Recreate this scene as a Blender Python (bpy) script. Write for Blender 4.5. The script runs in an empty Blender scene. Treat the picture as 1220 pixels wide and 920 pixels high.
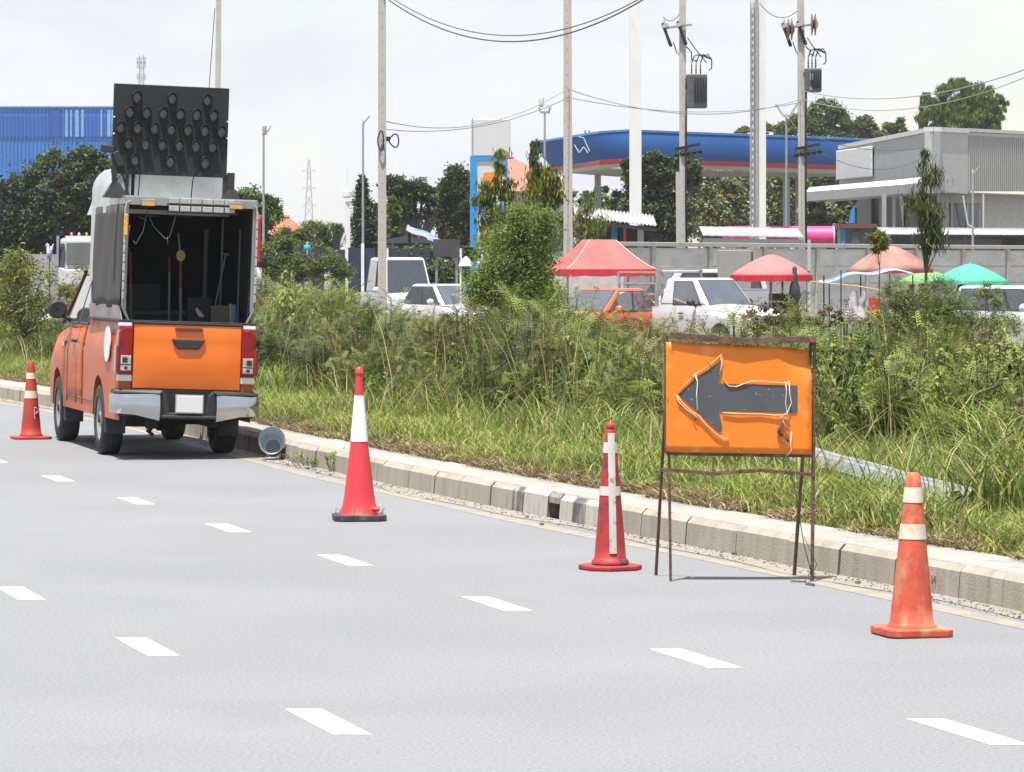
import bpy, bmesh, math, random
import numpy as np
from mathutils import Vector, Matrix
from math import sin, cos, pi, radians, sqrt
random.seed(7); rng = np.random.default_rng(11)
SC = bpy.context.scene; COL = SC.collection
# ------------------------------------------------------------------ camera
F = 4500.0; CH = 1.815; HY = 319.0           # focal in photo pixels, camera height, horizon row
cam = bpy.data.cameras.new('camera'); camo = bpy.data.objects.new('camera', cam); COL.objects.link(camo)
camo.location = (0, 0, CH); camo.rotation_euler = (pi/2, 0, 0)
cam.sensor_fit = 'HORIZONTAL'; cam.sensor_width = 36; cam.lens = F/1220*36
cam.shift_y = -(460-HY)/1220; cam.clip_start = .5; cam.clip_end = 6000
SC.camera = camo
# ------------------------------------------------------------------ light
SUN_EL, SUN_AZ = 76, 205         # azimuth of the sun: clockwise from +Y (north)
SC.view_settings.view_transform = 'Standard'; SC.view_settings.look = 'None'
SC.view_settings.exposure = 1.06; SC.view_settings.gamma = 1
W = bpy.data.worlds.new('World'); SC.world = W; W.use_nodes = True
nt = W.node_tree; nt.nodes.clear()
out = nt.nodes.new('ShaderNodeOutputWorld')
sky = nt.nodes.new('ShaderNodeTexSky'); sky.sky_type = 'NISHITA'; sky.sun_disc = False
sky.sun_elevation = radians(SUN_EL); sky.sun_rotation = radians(SUN_AZ); sky.dust_density = .6; sky.air_density = 1.3
b1 = nt.nodes.new('ShaderNodeBackground'); b1.inputs[1].default_value = .085
b2 = nt.nodes.new('ShaderNodeBackground'); b2.inputs[0].default_value = (.93, .95, 1, 1); b2.inputs[1].default_value = .465
tc = nt.nodes.new('ShaderNodeTexCoord'); mp = nt.nodes.new('ShaderNodeMapping'); mp.inputs['Scale'].default_value = (1.0, 1.0, 2.1)
mp.inputs['Location'].default_value = (.3, .1, .55)
no = nt.nodes.new('ShaderNodeTexNoise'); no.inputs['Scale'].default_value = 7.5; no.inputs['Detail'].default_value = 9; no.inputs['Roughness'].default_value = .55
no.inputs['Distortion'].default_value = .35
rp = nt.nodes.new('ShaderNodeValToRGB'); rp.color_ramp.elements[0].position = .36; rp.color_ramp.elements[1].position = .58
rp.color_ramp.elements[0].color = (.2,)*3+(1,); rp.color_ramp.elements[1].color = (1, 1, 1, 1)
mx = nt.nodes.new('ShaderNodeMixShader')
L = nt.links.new
L(tc.outputs['Generated'], mp.inputs['Vector']); L(mp.outputs[0], no.inputs['Vector']); L(no.outputs['Fac'], rp.inputs[0])
L(sky.outputs[0], b1.inputs[0]); L(rp.outputs[0], mx.inputs[0]); L(b1.outputs[0], mx.inputs[1]); L(b2.outputs[0], mx.inputs[2])
n2 = nt.nodes.new('ShaderNodeTexNoise'); n2.inputs['Scale'].default_value = 4.2; n2.inputs['Detail'].default_value = 10; n2.inputs['Roughness'].default_value = .6; n2.inputs['Distortion'].default_value = .5
mp2 = nt.nodes.new('ShaderNodeMapping'); mp2.inputs['Scale'].default_value = (1.3, 1.3, 4.5); mp2.inputs['Location'].default_value = (.7, .4, .2)
r2 = nt.nodes.new('ShaderNodeValToRGB'); r2.color_ramp.elements[0].position = .36; r2.color_ramp.elements[1].position = .6; r2.color_ramp.elements[0].color = (.80, .85, .92, 1); r2.color_ramp.elements[1].color = (.965, .98, 1, 1)
L(tc.outputs['Generated'], mp2.inputs['Vector']); L(mp2.outputs[0], n2.inputs['Vector']); L(n2.outputs['Fac'], r2.inputs[0]); L(r2.outputs[0], b2.inputs[0])
L(mx.outputs[0], out.inputs[0])
sl = bpy.data.lights.new('sun', 'SUN'); sl.energy = 5.0; sl.angle = radians(.6); sl.color = (1, .965, .91)
so = bpy.data.objects.new('sun', sl); COL.objects.link(so)
_e, _a = radians(SUN_EL), radians(SUN_AZ)
so.rotation_euler = (-Vector((sin(_a)*cos(_e), cos(_a)*cos(_e), sin(_e)))).to_track_quat('-Z', 'Y').to_euler()
so.location = (0, 0, 40)
SC.cycles.max_bounces = 6; SC.cycles.transparent_max_bounces = 8; SC.cycles.use_denoising = True
SC.cycles.caustics_reflective = False; SC.cycles.caustics_refractive = False
SC.cycles.sample_clamp_indirect = 4
# ------------------------------------------------------------------ helpers
def P(px, py, D): return Vector(((px-610)*D/F, D, CH-(py-HY)*D/F))
def GX(px, D): return (px-610)*D/F
def GZ(py, D): return CH-(py-HY)*D/F
def GD(py, z=0): return F*(CH-z)/(py-HY)
def s2l(c): return tuple(((v/255)/12.92 if v/255 <= .04045 else ((v/255+.055)/1.055)**2.4) for v in c)
MATS = {}
def mat(name, c, rough=.6, metal=0, var=.12, scale=6, bump=0, bscale=60, trans=0, c2=None, spec=.5, coat=0, dirt=None, dscale=3, dlo=.5, dhi=.7, detail=4, stretch=(1, 1, 1)):
    if name in MATS: return MATS[name]
    m = bpy.data.materials.new(name); m.use_nodes = True; t = m.node_tree; N = t.nodes
    p = N['Principled BSDF']; o = N['Material Output']
    p.inputs['Roughness'].default_value = rough; p.inputs['Metallic'].default_value = metal
    p.inputs['Specular IOR Level'].default_value = spec; p.inputs['Coat Weight'].default_value = coat
    tcn = N.new('ShaderNodeTexCoord'); mpn = N.new('ShaderNodeMapping'); mpn.inputs['Scale'].default_value = stretch
    t.links.new(tcn.outputs['Object'], mpn.inputs[0])
    n = N.new('ShaderNodeTexNoise'); n.inputs['Scale'].default_value = scale; n.inputs['Detail'].default_value = detail
    t.links.new(mpn.outputs[0], n.inputs['Vector'])
    mix = N.new('ShaderNodeMix'); mix.data_type = 'RGBA'
    a = tuple(c)+(1,)
    if c2 is None: A = tuple(v*(1-var) for v in c)+(1,); B = tuple(min(1, v*(1+var)) for v in c)+(1,)
    else: A = a; B = tuple(c2)+(1,)
    mr = N.new('ShaderNodeMapRange'); mr.inputs[1].default_value = .3; mr.inputs[2].default_value = .7
    t.links.new(n.outputs['Fac'], mr.inputs[0]); t.links.new(mr.outputs[0], mix.inputs[0])
    mix.inputs[6].default_value = A; mix.inputs[7].default_value = B
    colr = mix.outputs[2]
    if dirt is not None:
        n2 = N.new('ShaderNodeTexNoise'); n2.inputs['Scale'].default_value = dscale; n2.inputs['Detail'].default_value = 8; n2.inputs['Roughness'].default_value = .65
        t.links.new(mpn.outputs[0], n2.inputs['Vector'])
        m2 = N.new('ShaderNodeMapRange'); m2.inputs[1].default_value = dlo; m2.inputs[2].default_value = dhi
        t.links.new(n2.outputs['Fac'], m2.inputs[0])
        mx2 = N.new('ShaderNodeMix'); mx2.data_type = 'RGBA'; mx2.inputs[7].default_value = tuple(dirt)+(1,)
        t.links.new(m2.outputs[0], mx2.inputs[0]); t.links.new(colr, mx2.inputs[6]); colr = mx2.outputs[2]
    t.links.new(colr, p.inputs['Base Color'])
    if bump:
        nb = N.new('ShaderNodeTexNoise'); nb.inputs['Scale'].default_value = bscale; nb.inputs['Detail'].default_value = 5
        t.links.new(tcn.outputs['Object'], nb.inputs['Vector'])
        bp = N.new('ShaderNodeBump'); bp.inputs['Strength'].default_value = bump; bp.inputs['Distance'].default_value = .01
        t.links.new(nb.outputs['Fac'], bp.inputs['Height']); t.links.new(bp.outputs[0], p.inputs['Normal'])
    if trans:
        tr = N.new('ShaderNodeBsdfTranslucent'); ms = N.new('ShaderNodeMixShader'); ms.inputs[0].default_value = trans
        t.links.new(colr, tr.inputs[0]); t.links.new(p.outputs[0], ms.inputs[1]); t.links.new(tr.outputs[0], ms.inputs[2])
        t.links.new(ms.outputs[0], o.inputs[0])
    MATS[name] = m; return m

class MB:
    def __init__(s): s.v = []; s.f = []; s.mi = []; s.m = 0
    def add(s, vs, fs):
        n = len(s.v); s.v += [tuple(v) for v in vs]; s.f += [tuple(i+n for i in f) for f in fs]; s.mi += [s.m]*len(fs); return s
    def box(s, c, d, rz=0, R=None):
        x, y, z = d[0]/2, d[1]/2, d[2]/2
        vs = [Vector(q) for q in ((-x,-y,-z),(x,-y,-z),(x,y,-z),(-x,y,-z),(-x,-y,z),(x,-y,z),(x,y,z),(-x,y,z))]
        M = R if R is not None else Matrix.Rotation(rz, 3, 'Z')
        return s.add([M @ v+Vector(c) for v in vs], [(0,3,2,1),(4,5,6,7),(0,1,5,4),(1,2,6,5),(2,3,7,6),(3,0,4,7)])
    def b2(s, x0, x1, y0, y1, z0, z1): return s.box(((x0+x1)/2, (y0+y1)/2, (z0+z1)/2), (abs(x1-x0), abs(y1-y0), abs(z1-z0)))
    def hexa(s, q): return s.add(q, [(0,3,2,1),(4,5,6,7),(0,1,5,4),(1,2,6,5),(2,3,7,6),(3,0,4,7)])
    def bar(s, a, b, w, h=None):
        a = Vector(a); b = Vector(b); h = h or w; d = (b-a); 
        if d.length < 1e-6: return s
        R = d.to_track_quat('Z', 'Y').to_matrix()
        return s.box((a+b)/2, (w, h, d.length), R=R)
    def tube(s, pts, r, n=8, cap=True):
        pts = [Vector(p) for p in pts]; k = len(pts); rs = r if hasattr(r, '__len__') else [r]*k
        vs = []; prev = None
        for i, p in enumerate(pts):
            d = (pts[min(i+1, k-1)]-pts[max(i-1, 0)]).normalized()
            if prev is None:
                u = d.orthogonal().normalized()
            else: u = (prev-d*prev.dot(d)); u = u.normalized() if u.length > 1e-6 else d.orthogonal().normalized()
            prev = u; w = d.cross(u)
            vs += [p+(u*cos(2*pi*j/n)+w*sin(2*pi*j/n))*rs[i] for j in range(n)]
        fs = [(i*n+j, i*n+(j+1) % n, (i+1)*n+(j+1) % n, (i+1)*n+j) for i in range(k-1) for j in range(n)]
        if cap: fs += [tuple(range(n))[::-1], tuple((k-1)*n+j for j in range(n))]
        return s.add(vs, fs)
    def lathe(s, prof, c=(0, 0, 0), n=32, M=None, sx=1, sy=1, capb=True, capt=True):
        vs = []; k = len(prof); c = Vector(c)
        for r, z in prof:
            for j in range(n):
                v = Vector((r*cos(2*pi*j/n)*sx, r*sin(2*pi*j/n)*sy, z)); vs.append((M @ v if M is not None else v)+c)
        fs = [(i*n+j, i*n+(j+1) % n, (i+1)*n+(j+1) % n, (i+1)*n+j) for i in range(k-1) for j in range(n)]
        if capb: fs.append(tuple(range(n))[::-1])
        if capt: fs.append(tuple((k-1)*n+j for j in range(n)))
        return s.add(vs, fs)
    def prism(s, poly, a0, a1, ax='y'):   # poly of 2-tuples in the plane across ax
        def mk(p, a): return {'y': (p[0], a, p[1]), 'x': (a, p[0], p[1]), 'z': (p[0], p[1], a)}[ax]
        n = len(poly); vs = [mk(p, a0) for p in poly]+[mk(p, a1) for p in poly]
        return s.add(vs, [tuple(range(n))[::-1], tuple(range(n, 2*n))]+[(i, (i+1) % n, n+(i+1) % n, n+i) for i in range(n)])
    def grid(s, rows):
        n = len(rows[0]); vs = [v for r in rows for v in r]
        return s.add(vs, [(i*n+j, i*n+j+1, (i+1)*n+j+1, (i+1)*n+j) for i in range(len(rows)-1) for j in range(n-1)])
    def xf(s, M): s.v = [tuple(M @ Vector(v)) for v in s.v]; return s
    def build(s, name, m, parent=None, smooth=False, bevel=0, solid=0, loc=None, fixn=True):
        me = bpy.data.meshes.new(name); me.from_pydata(s.v, [], s.f)
        ms = m if isinstance(m, (list, tuple)) else [m]
        for q in ms: me.materials.append(q)
        if len(ms) > 1: me.polygons.foreach_set('material_index', s.mi)
        if fixn:
            bm = bmesh.new(); bm.from_mesh(me); bmesh.ops.recalc_face_normals(bm, faces=bm.faces); bm.to_mesh(me); bm.free()
        if smooth: me.polygons.foreach_set('use_smooth', [True]*len(me.polygons))
        o = bpy.data.objects.new(name, me); COL.objects.link(o)
        if parent is not None: o.parent = parent
        if loc is not None: o.location = loc
        if solid:
            q = o.modifiers.new('solid', 'SOLIDIFY'); q.thickness = solid; q.offset = 0
        if bevel:
            q = o.modifiers.new('bevel', 'BEVEL'); q.width = bevel; q.segments = 2; q.limit_method = 'ANGLE'; q.angle_limit = radians(40)
            q.harden_normals = False
        if smooth == 'auto':
            me.set_sharp_from_angle(angle=radians(38)) if hasattr(me, 'set_sharp_from_angle') else None
        return o
def tag(o, label=None, cat=None, group=None, kind=None):
    if label: o['label'] = label
    if cat: o['category'] = cat
    if group: o['group'] = group
    if kind: o['kind'] = kind
    return o
def thing(name, label, cat, loc=(0, 0, 0), rz=0, group=None):
    o = bpy.data.objects.new(name, None); COL.objects.link(o); o.location = loc; o.rotation_euler = (0, 0, rz); o.empty_display_size = .2
    return tag(o, label, cat, group)
def copy_tree(o, parent=None):
    c = o.copy(); COL.objects.link(c)
    if parent is not None: c.parent = parent
    for ch in [x for x in bpy.data.objects if x.parent == o]: copy_tree(ch, c)
    return c
def meshnp(name, V, Fq, mats, mi=None, parent=None, smooth=False):
    me = bpy.data.meshes.new(name); V = np.asarray(V, np.float32).reshape(-1, 3); Fq = np.asarray(Fq, np.int32); k = Fq.shape[1]
    me.vertices.add(len(V)); me.vertices.foreach_set('co', V.ravel())
    me.loops.add(Fq.size); me.loops.foreach_set('vertex_index', Fq.ravel())
    me.polygons.add(len(Fq)); me.polygons.foreach_set('loop_start', np.arange(0, Fq.size, k, dtype=np.int32))
    for q in mats: me.materials.append(q)
    if mi is not None: me.polygons.foreach_set('material_index', np.asarray(mi, np.int32))
    if smooth: me.polygons.foreach_set('use_smooth', np.ones(len(Fq), bool))
    me.update(calc_edges=True)
    o = bpy.data.objects.new(name, me); COL.objects.link(o)
    if parent is not None: o.parent = parent
    return o
# ------------------------------------------------------------------ materials
asphalt = mat('asphalt', (.158, .160, .167), .88, var=.035, scale=.45, bump=.22, bscale=90, c2=(.174, .176, .183), detail=8, dirt=(.155, .157, .165), dscale=.3, dlo=.48, dhi=.66)
def speckle(m, sc, lo, hi, ca, cb, amt=.5):
    t = m.node_tree; N = t.nodes; p = N['Principled BSDF']; src = p.inputs['Base Color'].links[0].from_socket
    tcn = N.new('ShaderNodeTexCoord'); v = N.new('ShaderNodeTexNoise'); v.inputs['Scale'].default_value = sc; v.inputs['Detail'].default_value = 2
    t.links.new(tcn.outputs['Object'], v.inputs['Vector'])
    r = N.new('ShaderNodeValToRGB'); r.color_ramp.elements[0].position = lo; r.color_ramp.elements[1].position = hi
    r.color_ramp.elements[0].color = tuple(ca)+(1,); r.color_ramp.elements[1].color = tuple(cb)+(1,)
    t.links.new(v.outputs['Fac'], r.inputs[0])
    x = N.new('ShaderNodeMix'); x.data_type = 'RGBA'; x.blend_type = 'MULTIPLY'; x.inputs[0].default_value = amt
    t.links.new(src, x.inputs[6]); t.links.new(r.outputs[0], x.inputs[7]); t.links.new(x.outputs[2], p.inputs['Base Color'])
speckle(asphalt, 55, .35, .68, (.72,)*3, (1.28,)*3, .55)
speckle(asphalt, 160, .3, .7, (.6,)*3, (1.4,)*3, .35)
paint = mat('road_paint', (.78, .78, .77), .6, var=.04, scale=30, dirt=(.32, .32, .33), dscale=28, dlo=.56, dhi=.74)
yellowp = mat('faded_yellow_paint', (.27, .22, .15), .8, var=.1, scale=20, dirt=(.19, .18, .17), dscale=5, dlo=.38, dhi=.6)
sand = mat('road_sand', (.19, .165, .135), .95, c2=(.27, .245, .215), scale=9, bump=.8, bscale=120, detail=8)
kerbm = mat('kerb_concrete', (.24, .21, .17), .85, c2=(.33, .295, .25), scale=2.2, bump=.4, bscale=90, dirt=(.13, .11, .09), dscale=4, dlo=.56, dhi=.8, stretch=(2.6, 2.6, .55), detail=8)
kerbtop = mat('kerb_top_concrete', (.235, .22, .2), .9, c2=(.275, .262, .24), scale=2, bump=.4, bscale=70, dirt=(.16, .14, .11), dscale=5, dlo=.55, dhi=.75, detail=8)
kerbblack = mat('worn_black_kerb_paint', (.075, .075, .085), .8, var=.2, scale=9, dirt=(.28, .25, .22), dscale=5, dlo=.44, dhi=.62, stretch=(2.2, 2.2, .7))
kerbpale = mat('worn_white_kerb_paint', (.4, .38, .34), .8, var=.1, scale=9, dirt=(.25, .22, .19), dscale=7, dlo=.5, dhi=.7, stretch=(3, 3, .6))
soil = mat('soil', (.10, .075, .05), .95, c2=(.16, .125, .085), scale=6, bump=.9, bscale=30, detail=8)
lot = mat('lot_ground', (.17, .15, .125), .95, c2=(.24, .22, .19), scale=.6, bump=.3, bscale=10, detail=8)
# ------------------------------------------------------------------ ground, road, kerb
kp = [(1208.6,728),(1158,713.6),(1065,697),(974,684),(920,671),(840,655),(750.5,635.7),(654.6,618.6),(580,601.5),(520,587),(439,572),(362,553),(281,535.8),(64,485.6),(10,480)]
kg = np.array([(GX(x, GD(y)), GD(y)) for x, y in kp])
kc = np.polyfit(kg[:, 1]-30, kg[:, 0], 4)
kd = np.polyder(kc)
def KX(Y):           # x of the kerb foot at depth Y
    Y = np.asarray(Y, float); y = np.clip(Y, 20.5, 46)-30
    return np.polyval(kc, y)+np.where(Y < 20.5, (Y-20.5)*-.295, 0)+np.where(Y > 46, (Y-46)*-.33, 0)
YS = np.concatenate([np.arange(-6, 70, .5), np.arange(70, 420, 10)])
def strip(name, xa, xb, z, m, kind='structure', ys=YS):
    b = MB(); b.grid([[(float(xa(y)), y, z), (float(xb(y)), y, z)] for y in ys])
    o = b.build(name, m, fixn=False); o.data.flip_normals() if o.data.polygons[0].normal.z < 0 else None
    return tag(o, kind=kind)
o = MB().add([(-2500, -400, -.02), (2500, -400, -.02), (2500, 5000, -.02), (-2500, 5000, -.02)], [(0, 1, 2, 3)]).build('ground', lot); tag(o, kind='structure')
strip('road', lambda y: KX(y)-14, lambda y: KX(y)+.02, .0, asphalt)
def GLAT(Y): return .20+.05*np.sin(Y*.9)+.04*np.sin(Y*2.3+1)
strip('sand_strip', lambda y: KX(y)-GLAT(y), lambda y: KX(y)+.01, .0034, sand)
strip('yellow_edge_line', lambda y: KX(y)-.40-.02*np.sin(y), lambda y: KX(y)-.26, .0017, yellowp, ys=np.arange(-6, 70, .5))
# kerb stones
KH, KWD = .185, .46
def kpt(s_y, off, z):
    x = float(KX(s_y)); dx = float(KX(s_y+.05)-KX(s_y-.05))/.1; n = Vector((1, -dx, 0)).normalized(); return Vector((x+n.x*off, s_y+n.y*off, z))
kb = MB(); y = 8.0; i = 0; hole_px = 671
while y < 75:
    dx = float(KX(y+.05)-KX(y-.05))/.1; ln = random.uniform(.78, .9); dy = ln/sqrt(1+dx*dx); y1 = y+dy-.012
    ym = (y+y1)/2; px = 610+float(KX(ym))*F/ym
    h = KH+random.uniform(-.006, .006); f = random.uniform(-.008, .006); bt = .035
    kinds = 0
    A = [kpt(y, f, 0), kpt(y1, f, 0), kpt(y, f+.012, h-bt), kpt(y1, f+.012, h-bt), kpt(y, f+.045, h), kpt(y1, f+.045, h), kpt(y, KWD, h), kpt(y1, KWD, h), kpt(y, KWD, 0), kpt(y1, KWD, 0)]
    hole = False
    nseg = 3 if 560 < px < 720 else 1
    for k in range(nseg):
        def q(a, b): return [a.lerp(b, k/nseg), a.lerp(b, (k+1)/nseg)]
        B = []
        for j in range(0, 10, 2): B += q(A[j], A[j+1])
        pm = 610+B[0].x*F/B[0].y
        if 618 < pm < 752 and nseg == 3: kb.m = 2 if (int((pm-618)/17) % 2 == 0) else 3
        else: kb.m = 0
        if 657 < pm < 676:      # drain mouth: leave the lower face open
            c = [B[0].lerp(B[2], .72), B[1].lerp(B[3], .72)]
            kb.add([c[0], c[1], B[2], B[3]], [(0, 1, 3, 2)])
            R = Vector((.3, .09, 0)); kb.m = 2
            kb.add([B[0], B[1], c[1], c[0], B[0]+R, B[1]+R, c[1]+R, c[0]+R], [(0, 4, 7, 3), (1, 2, 6, 5), (3, 7, 6, 2), (4, 5, 6, 7)])
        else: kb.add([B[0], B[1], B[2], B[3]], [(0, 1, 3, 2)])
        kb.m = 0 if kb.m == 0 else kb.m
        kb.add([B[2], B[3], B[4], B[5]], [(0, 1, 3, 2)])
        kb.m = 1; kb.add([B[4], B[5], B[6], B[7]], [(0, 1, 3, 2)])
        kb.m = 0; kb.add([B[6], B[7], B[8], B[9]], [(0, 1, 3, 2)])
    kb.m = 4
    kb.add([A[0], A[2], A[4], A[6], A[8]], [(0, 1, 2, 3, 4)]); kb.add([A[1], A[3], A[5], A[7], A[9]], [(0, 1, 2, 3, 4)])
    y = y1+.012
o = kb.build('kerb', [kerbm, kerbtop, kerbblack, kerbpale, mat('kerb_joint', (.10, .09, .075), .95)]); tag(o, kind='structure')
jb = MB(); yy_ = np.arange(8, 75, .25); jb.grid([[kpt(q, .03, KH-.035), kpt(q, .05, KH-.012), kpt(q, KWD-.01, KH-.012)] for q in yy_]); pxk = lambda q: 610+float(KX(q))*F/q; y2_ = [q for q in np.arange(8, 75, .05)]; jb.grid([[kpt(q, .035, 0), kpt(q, .035, KH-.035)] for q in y2_ if pxk(q) > 680]); jb.grid([[kpt(q, .035, 0), kpt(q, .035, KH-.035)] for q in y2_ if pxk(q) < 652]); o = jb.build('kerb_bed', mat('kerb_joint', (.10, .09, .075))); tag(o, kind='structure')
jb = MB(); jb.grid([[kpt(q, .046, KH-.012), kpt(q, .050+.002*sin(q*7), KH+.003), kpt(q, .062+.004*sin(q*7)+.004*sin(q*17), KH+.0085), kpt(q, .25, KH+.011+.003*sin(q*3)), kpt(q, KWD+.02+.02*sin(q*5), KH+.0095)] for q in np.arange(8, 75, .1)]); o = jb.build('kerb_cap', kerbtop, smooth=True); tag(o, kind='structure')
# earth of the verge, level with the kerb
vg = MB(); rows = []
for yy in np.concatenate([np.arange(6, 75, .5), np.arange(75, 90, 3)]):
    r = []
    for off in [.40, .6, .9, 1.3, 1.8, 2.5, 3.5, 5, 7, 9, 12, 16]:
        p = kpt(yy, off, 0); z = .165+.015*min(off, 3)+.03*sin(p.x*2.1+p.y)*min(1, (off-.4))
        if off > 9: z = .2-(off-9)*.03
        r.append((p.x, p.y, z))
    rows.append(r)
vg.grid(rows); o = vg.build('verge_soil', soil, smooth=True); tag(o, kind='structure')
# lane dashes: two broken lines
pa = MB()
def dash(x, y, z=.0018):
    dx, dy = .118, -.512; w = .075
    pa.add([(x-dx/1-w+.0, y-dy*.82, z), (x-dx+w, y-dy*.82, z), (x+dx+w, y+dy*.82, z), (x+dx-w, y+dy*.82, z)], [(0, 3, 2, 1)])
for (x, y) in [(-3.91, 32.51), (-2.93, 29.39), (-1.98, 26.33), (-1.04, 23.43), (-.09, 20.41), (.85, 17.54), (1.78, 14.77), (2.7, 11.9), (-4.88, 35.55), (-5.85, 38.6), (-6.85, 41.6), (-7.8, 44.6)]: dash(x, y)
for (x, y) in [(-1.75, 18.09), (-.74, 15.10), (-2.74, 21.05), (.27, 12.15), (-3.75, 24.0), (-4.75, 27.0), (-5.75, 30)]: dash(x, y)
o = pa.build('lane_marking', paint); tag(o, kind='structure')
# pebbles and crumbs
b = MB()
for _ in range(2600):
    yy = 17+45*random.random()**1.6; off = random.choice([random.uniform(-.24, .0), random.uniform(-.2, 0), random.uniform(.1, .5), -abs(random.gauss(0, .12))])
    s = random.uniform(.003, .010) if random.random() < .96 else random.uniform(.010, .022)
    if off > .05 and random.random() < .6: continue
    p = kpt(yy, off, (KH if off > .05 else .006)+s*.25)
    b.box(p, (s*random.uniform(.6, 1.4), s*random.uniform(.7, 1.5), s*.7), rz=random.random()*3)
tag(b.build('gravel', mat('pebble', (.2, .18, .15), .9, var=.5, scale=3)), 'small stones and grit strewn along the kerb', 'gravel', kind='stuff')
# ------------------------------------------------------------------ vegetation tools
def leafm(name, c, tr=.3, rough=.55): return mat(name, c, rough, var=.3, scale=1.7, trans=tr, spec=.3, detail=3)
g_green = leafm('grass_green', (.11, .17, .03)); g_lime = leafm('grass_lime', (.24, .275, .06)); g_straw = leafm('grass_straw', (.36, .31, .14), .2); g_brown = leafm('grass_brown', (.11, .065, .032), .08)
f_mid = leafm('frond_mid', (.085, .115, .026), .25); f_lime = leafm('frond_lime', (.19, .235, .045), .28); f_dark = leafm('frond_dark', (.038, .058, .018), .2); f_olive = leafm('frond_olive', (.125, .125, .038), .22); f_brown = leafm('frond_brown', (.15, .10, .05), .1)
bark = mat('bark', (.13, .10, .075), .9, var=.3, scale=12, bump=.5)
stemm = mat('weed_stem', (.10, .085, .045), .8, var=.3)
def blades(name, X, Y, Z, H, Wd, lean, mats, mi, curve=1.0, label=None, cat=None, kind='stuff', parent=None):
    n = len(X); a = rng.uniform(0, 2*pi, n); la = rng.uniform(0, 2*pi, n); ln = lean*H*rng.uniform(.3, 1.3, n)
    lv = [0, .35, .7, 1.0]; wv = [1, .85, .55, .08]; V = np.zeros((n, 8, 3))
    for k, (t, w) in enumerate(zip(lv, wv)):
        cx = X+np.cos(la)*ln*t**2; cy = Y+np.sin(la)*ln*t**2; cz = Z+H*(t-.28*curve*np.clip(lean, 0, 1.2)*t**3)
        for s, q in ((-1, 0), (1, 1)):
            V[:, 2*k+q, 0] = cx+s*np.cos(a)*Wd*w/2; V[:, 2*k+q, 1] = cy+s*np.sin(a)*Wd*w/2; V[:, 2*k+q, 2] = cz
    base = (np.arange(n)*8)[:, None]
    fq = np.concatenate([base+np.array([2*k, 2*k+1, 2*k+3, 2*k+2]) for k in range(3)], axis=1).reshape(-1, 4)
    o = meshnp(name, V, fq, mats, np.repeat(mi, 3), parent=parent)
    return tag(o, label, cat, kind=kind) if kind else o
def lump(x, y, s=1.0): return .5+.5*np.sin(x*2.1*s+1.3*np.sin(y*1.7*s))*np.sin(y*1.3*s+1.1*np.sin(x*2.9*s+2))
def kerb_xy(Y, off): return KX(Y)+off*.955, Y+off*.28
# verge grass
def verge(n, y0, y1, o0, o1, pw=1.0, opw=1.0):
    Y = y0+(y1-y0)*rng.random(n)**pw; off = o0+(o1-o0)*rng.random(n)**opw
    x, y = kerb_xy(Y, off); return x, y, off
def zver(off): return .165+.015*np.minimum(off, 3)
def shrubline(Y): return np.interp(Y, [20, 26, 34, 40, 60], [5.0, 4.2, 3.3, 2.5, 2.6])
x, y, off = verge(210000, 18, 66, .44, 6.5, 1.5, 1.25)
edge = .09*np.sin(y*3.1)+.07*np.sin(y*7.7+x)
k = (off > .47+edge+.04) & (off < shrubline(y)+1.3); x, y, off, edge = x[k], y[k], off[k], edge[k]
lp = lump(x, y, 1.2); lp2 = lump(x+9, y-4, .45)
H = (.08+.20*rng.random(len(x)))*(.65+.75*lp)*np.clip((off-.3)*1.5, .35, 1.0)*(1+.45*np.clip(off-1.6, 0, 2)*lp2)
rail = (x > 1.75) & (x < 3.1) & (np.abs(y-(29.6-(x-2.13)*5.9)+.35) < .75); H = np.where(rail, H*.5, H)
r = rng.random(len(x)); mi = np.where(r < .34+.2*lp2, 0, np.where(r < .86, 1, 2)); near = off < .75+edge
mi = np.where(near & (rng.random(len(x)) < .42), 3, mi)
mi = np.where((off < 1.7) & (rng.random(len(x)) < .38), 1, mi)
blades('grass', x, y, zver(off), H, .007+.009*rng.random(len(x)), .75, [g_green, g_lime, g_straw, g_brown], mi, label='dense rough green and yellow grass covering the verge behind the kerb', cat='grass')
# dead brown thatch at the edge of the kerb
x, y, off = verge(60000, 18, 60, .42, .95, 1.5); lp = lump(x, y, 1.6); k = lp > .3; x, y, off, lp = x[k], y[k], off[k], lp[k]
blades('dead_grass', x, y, .17+0*x, .06+.13*rng.random(len(x))*lp, .007+.006*rng.random(len(x)), 1.8, [g_brown, g_straw], (rng.random(len(x)) < .3).astype(int), label='dry brown dead grass matted along the kerb edge', cat='dead grass')
# seeding weeds with straw tops among the grass
x, y, off = verge(9000, 20, 62, 1.3, 5.0, 1.2); lp = lump(x-3, y+2, .8); k = (lp > .5) & (off < shrubline(y)+1.5); x, y, off, lp = x[k], y[k], off[k], lp[k]
blades('tall_grass', x, y, zver(off), .38+.35*rng.random(len(x)), .010+.004*rng.random(len(x)), .6, [g_green, g_lime, g_straw, f_brown], rng.choice(4, len(x), p=[.36, .36, .2, .08]), label='taller wild grass and seed heads standing out of the verge grass', cat='tall grass')

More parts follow.
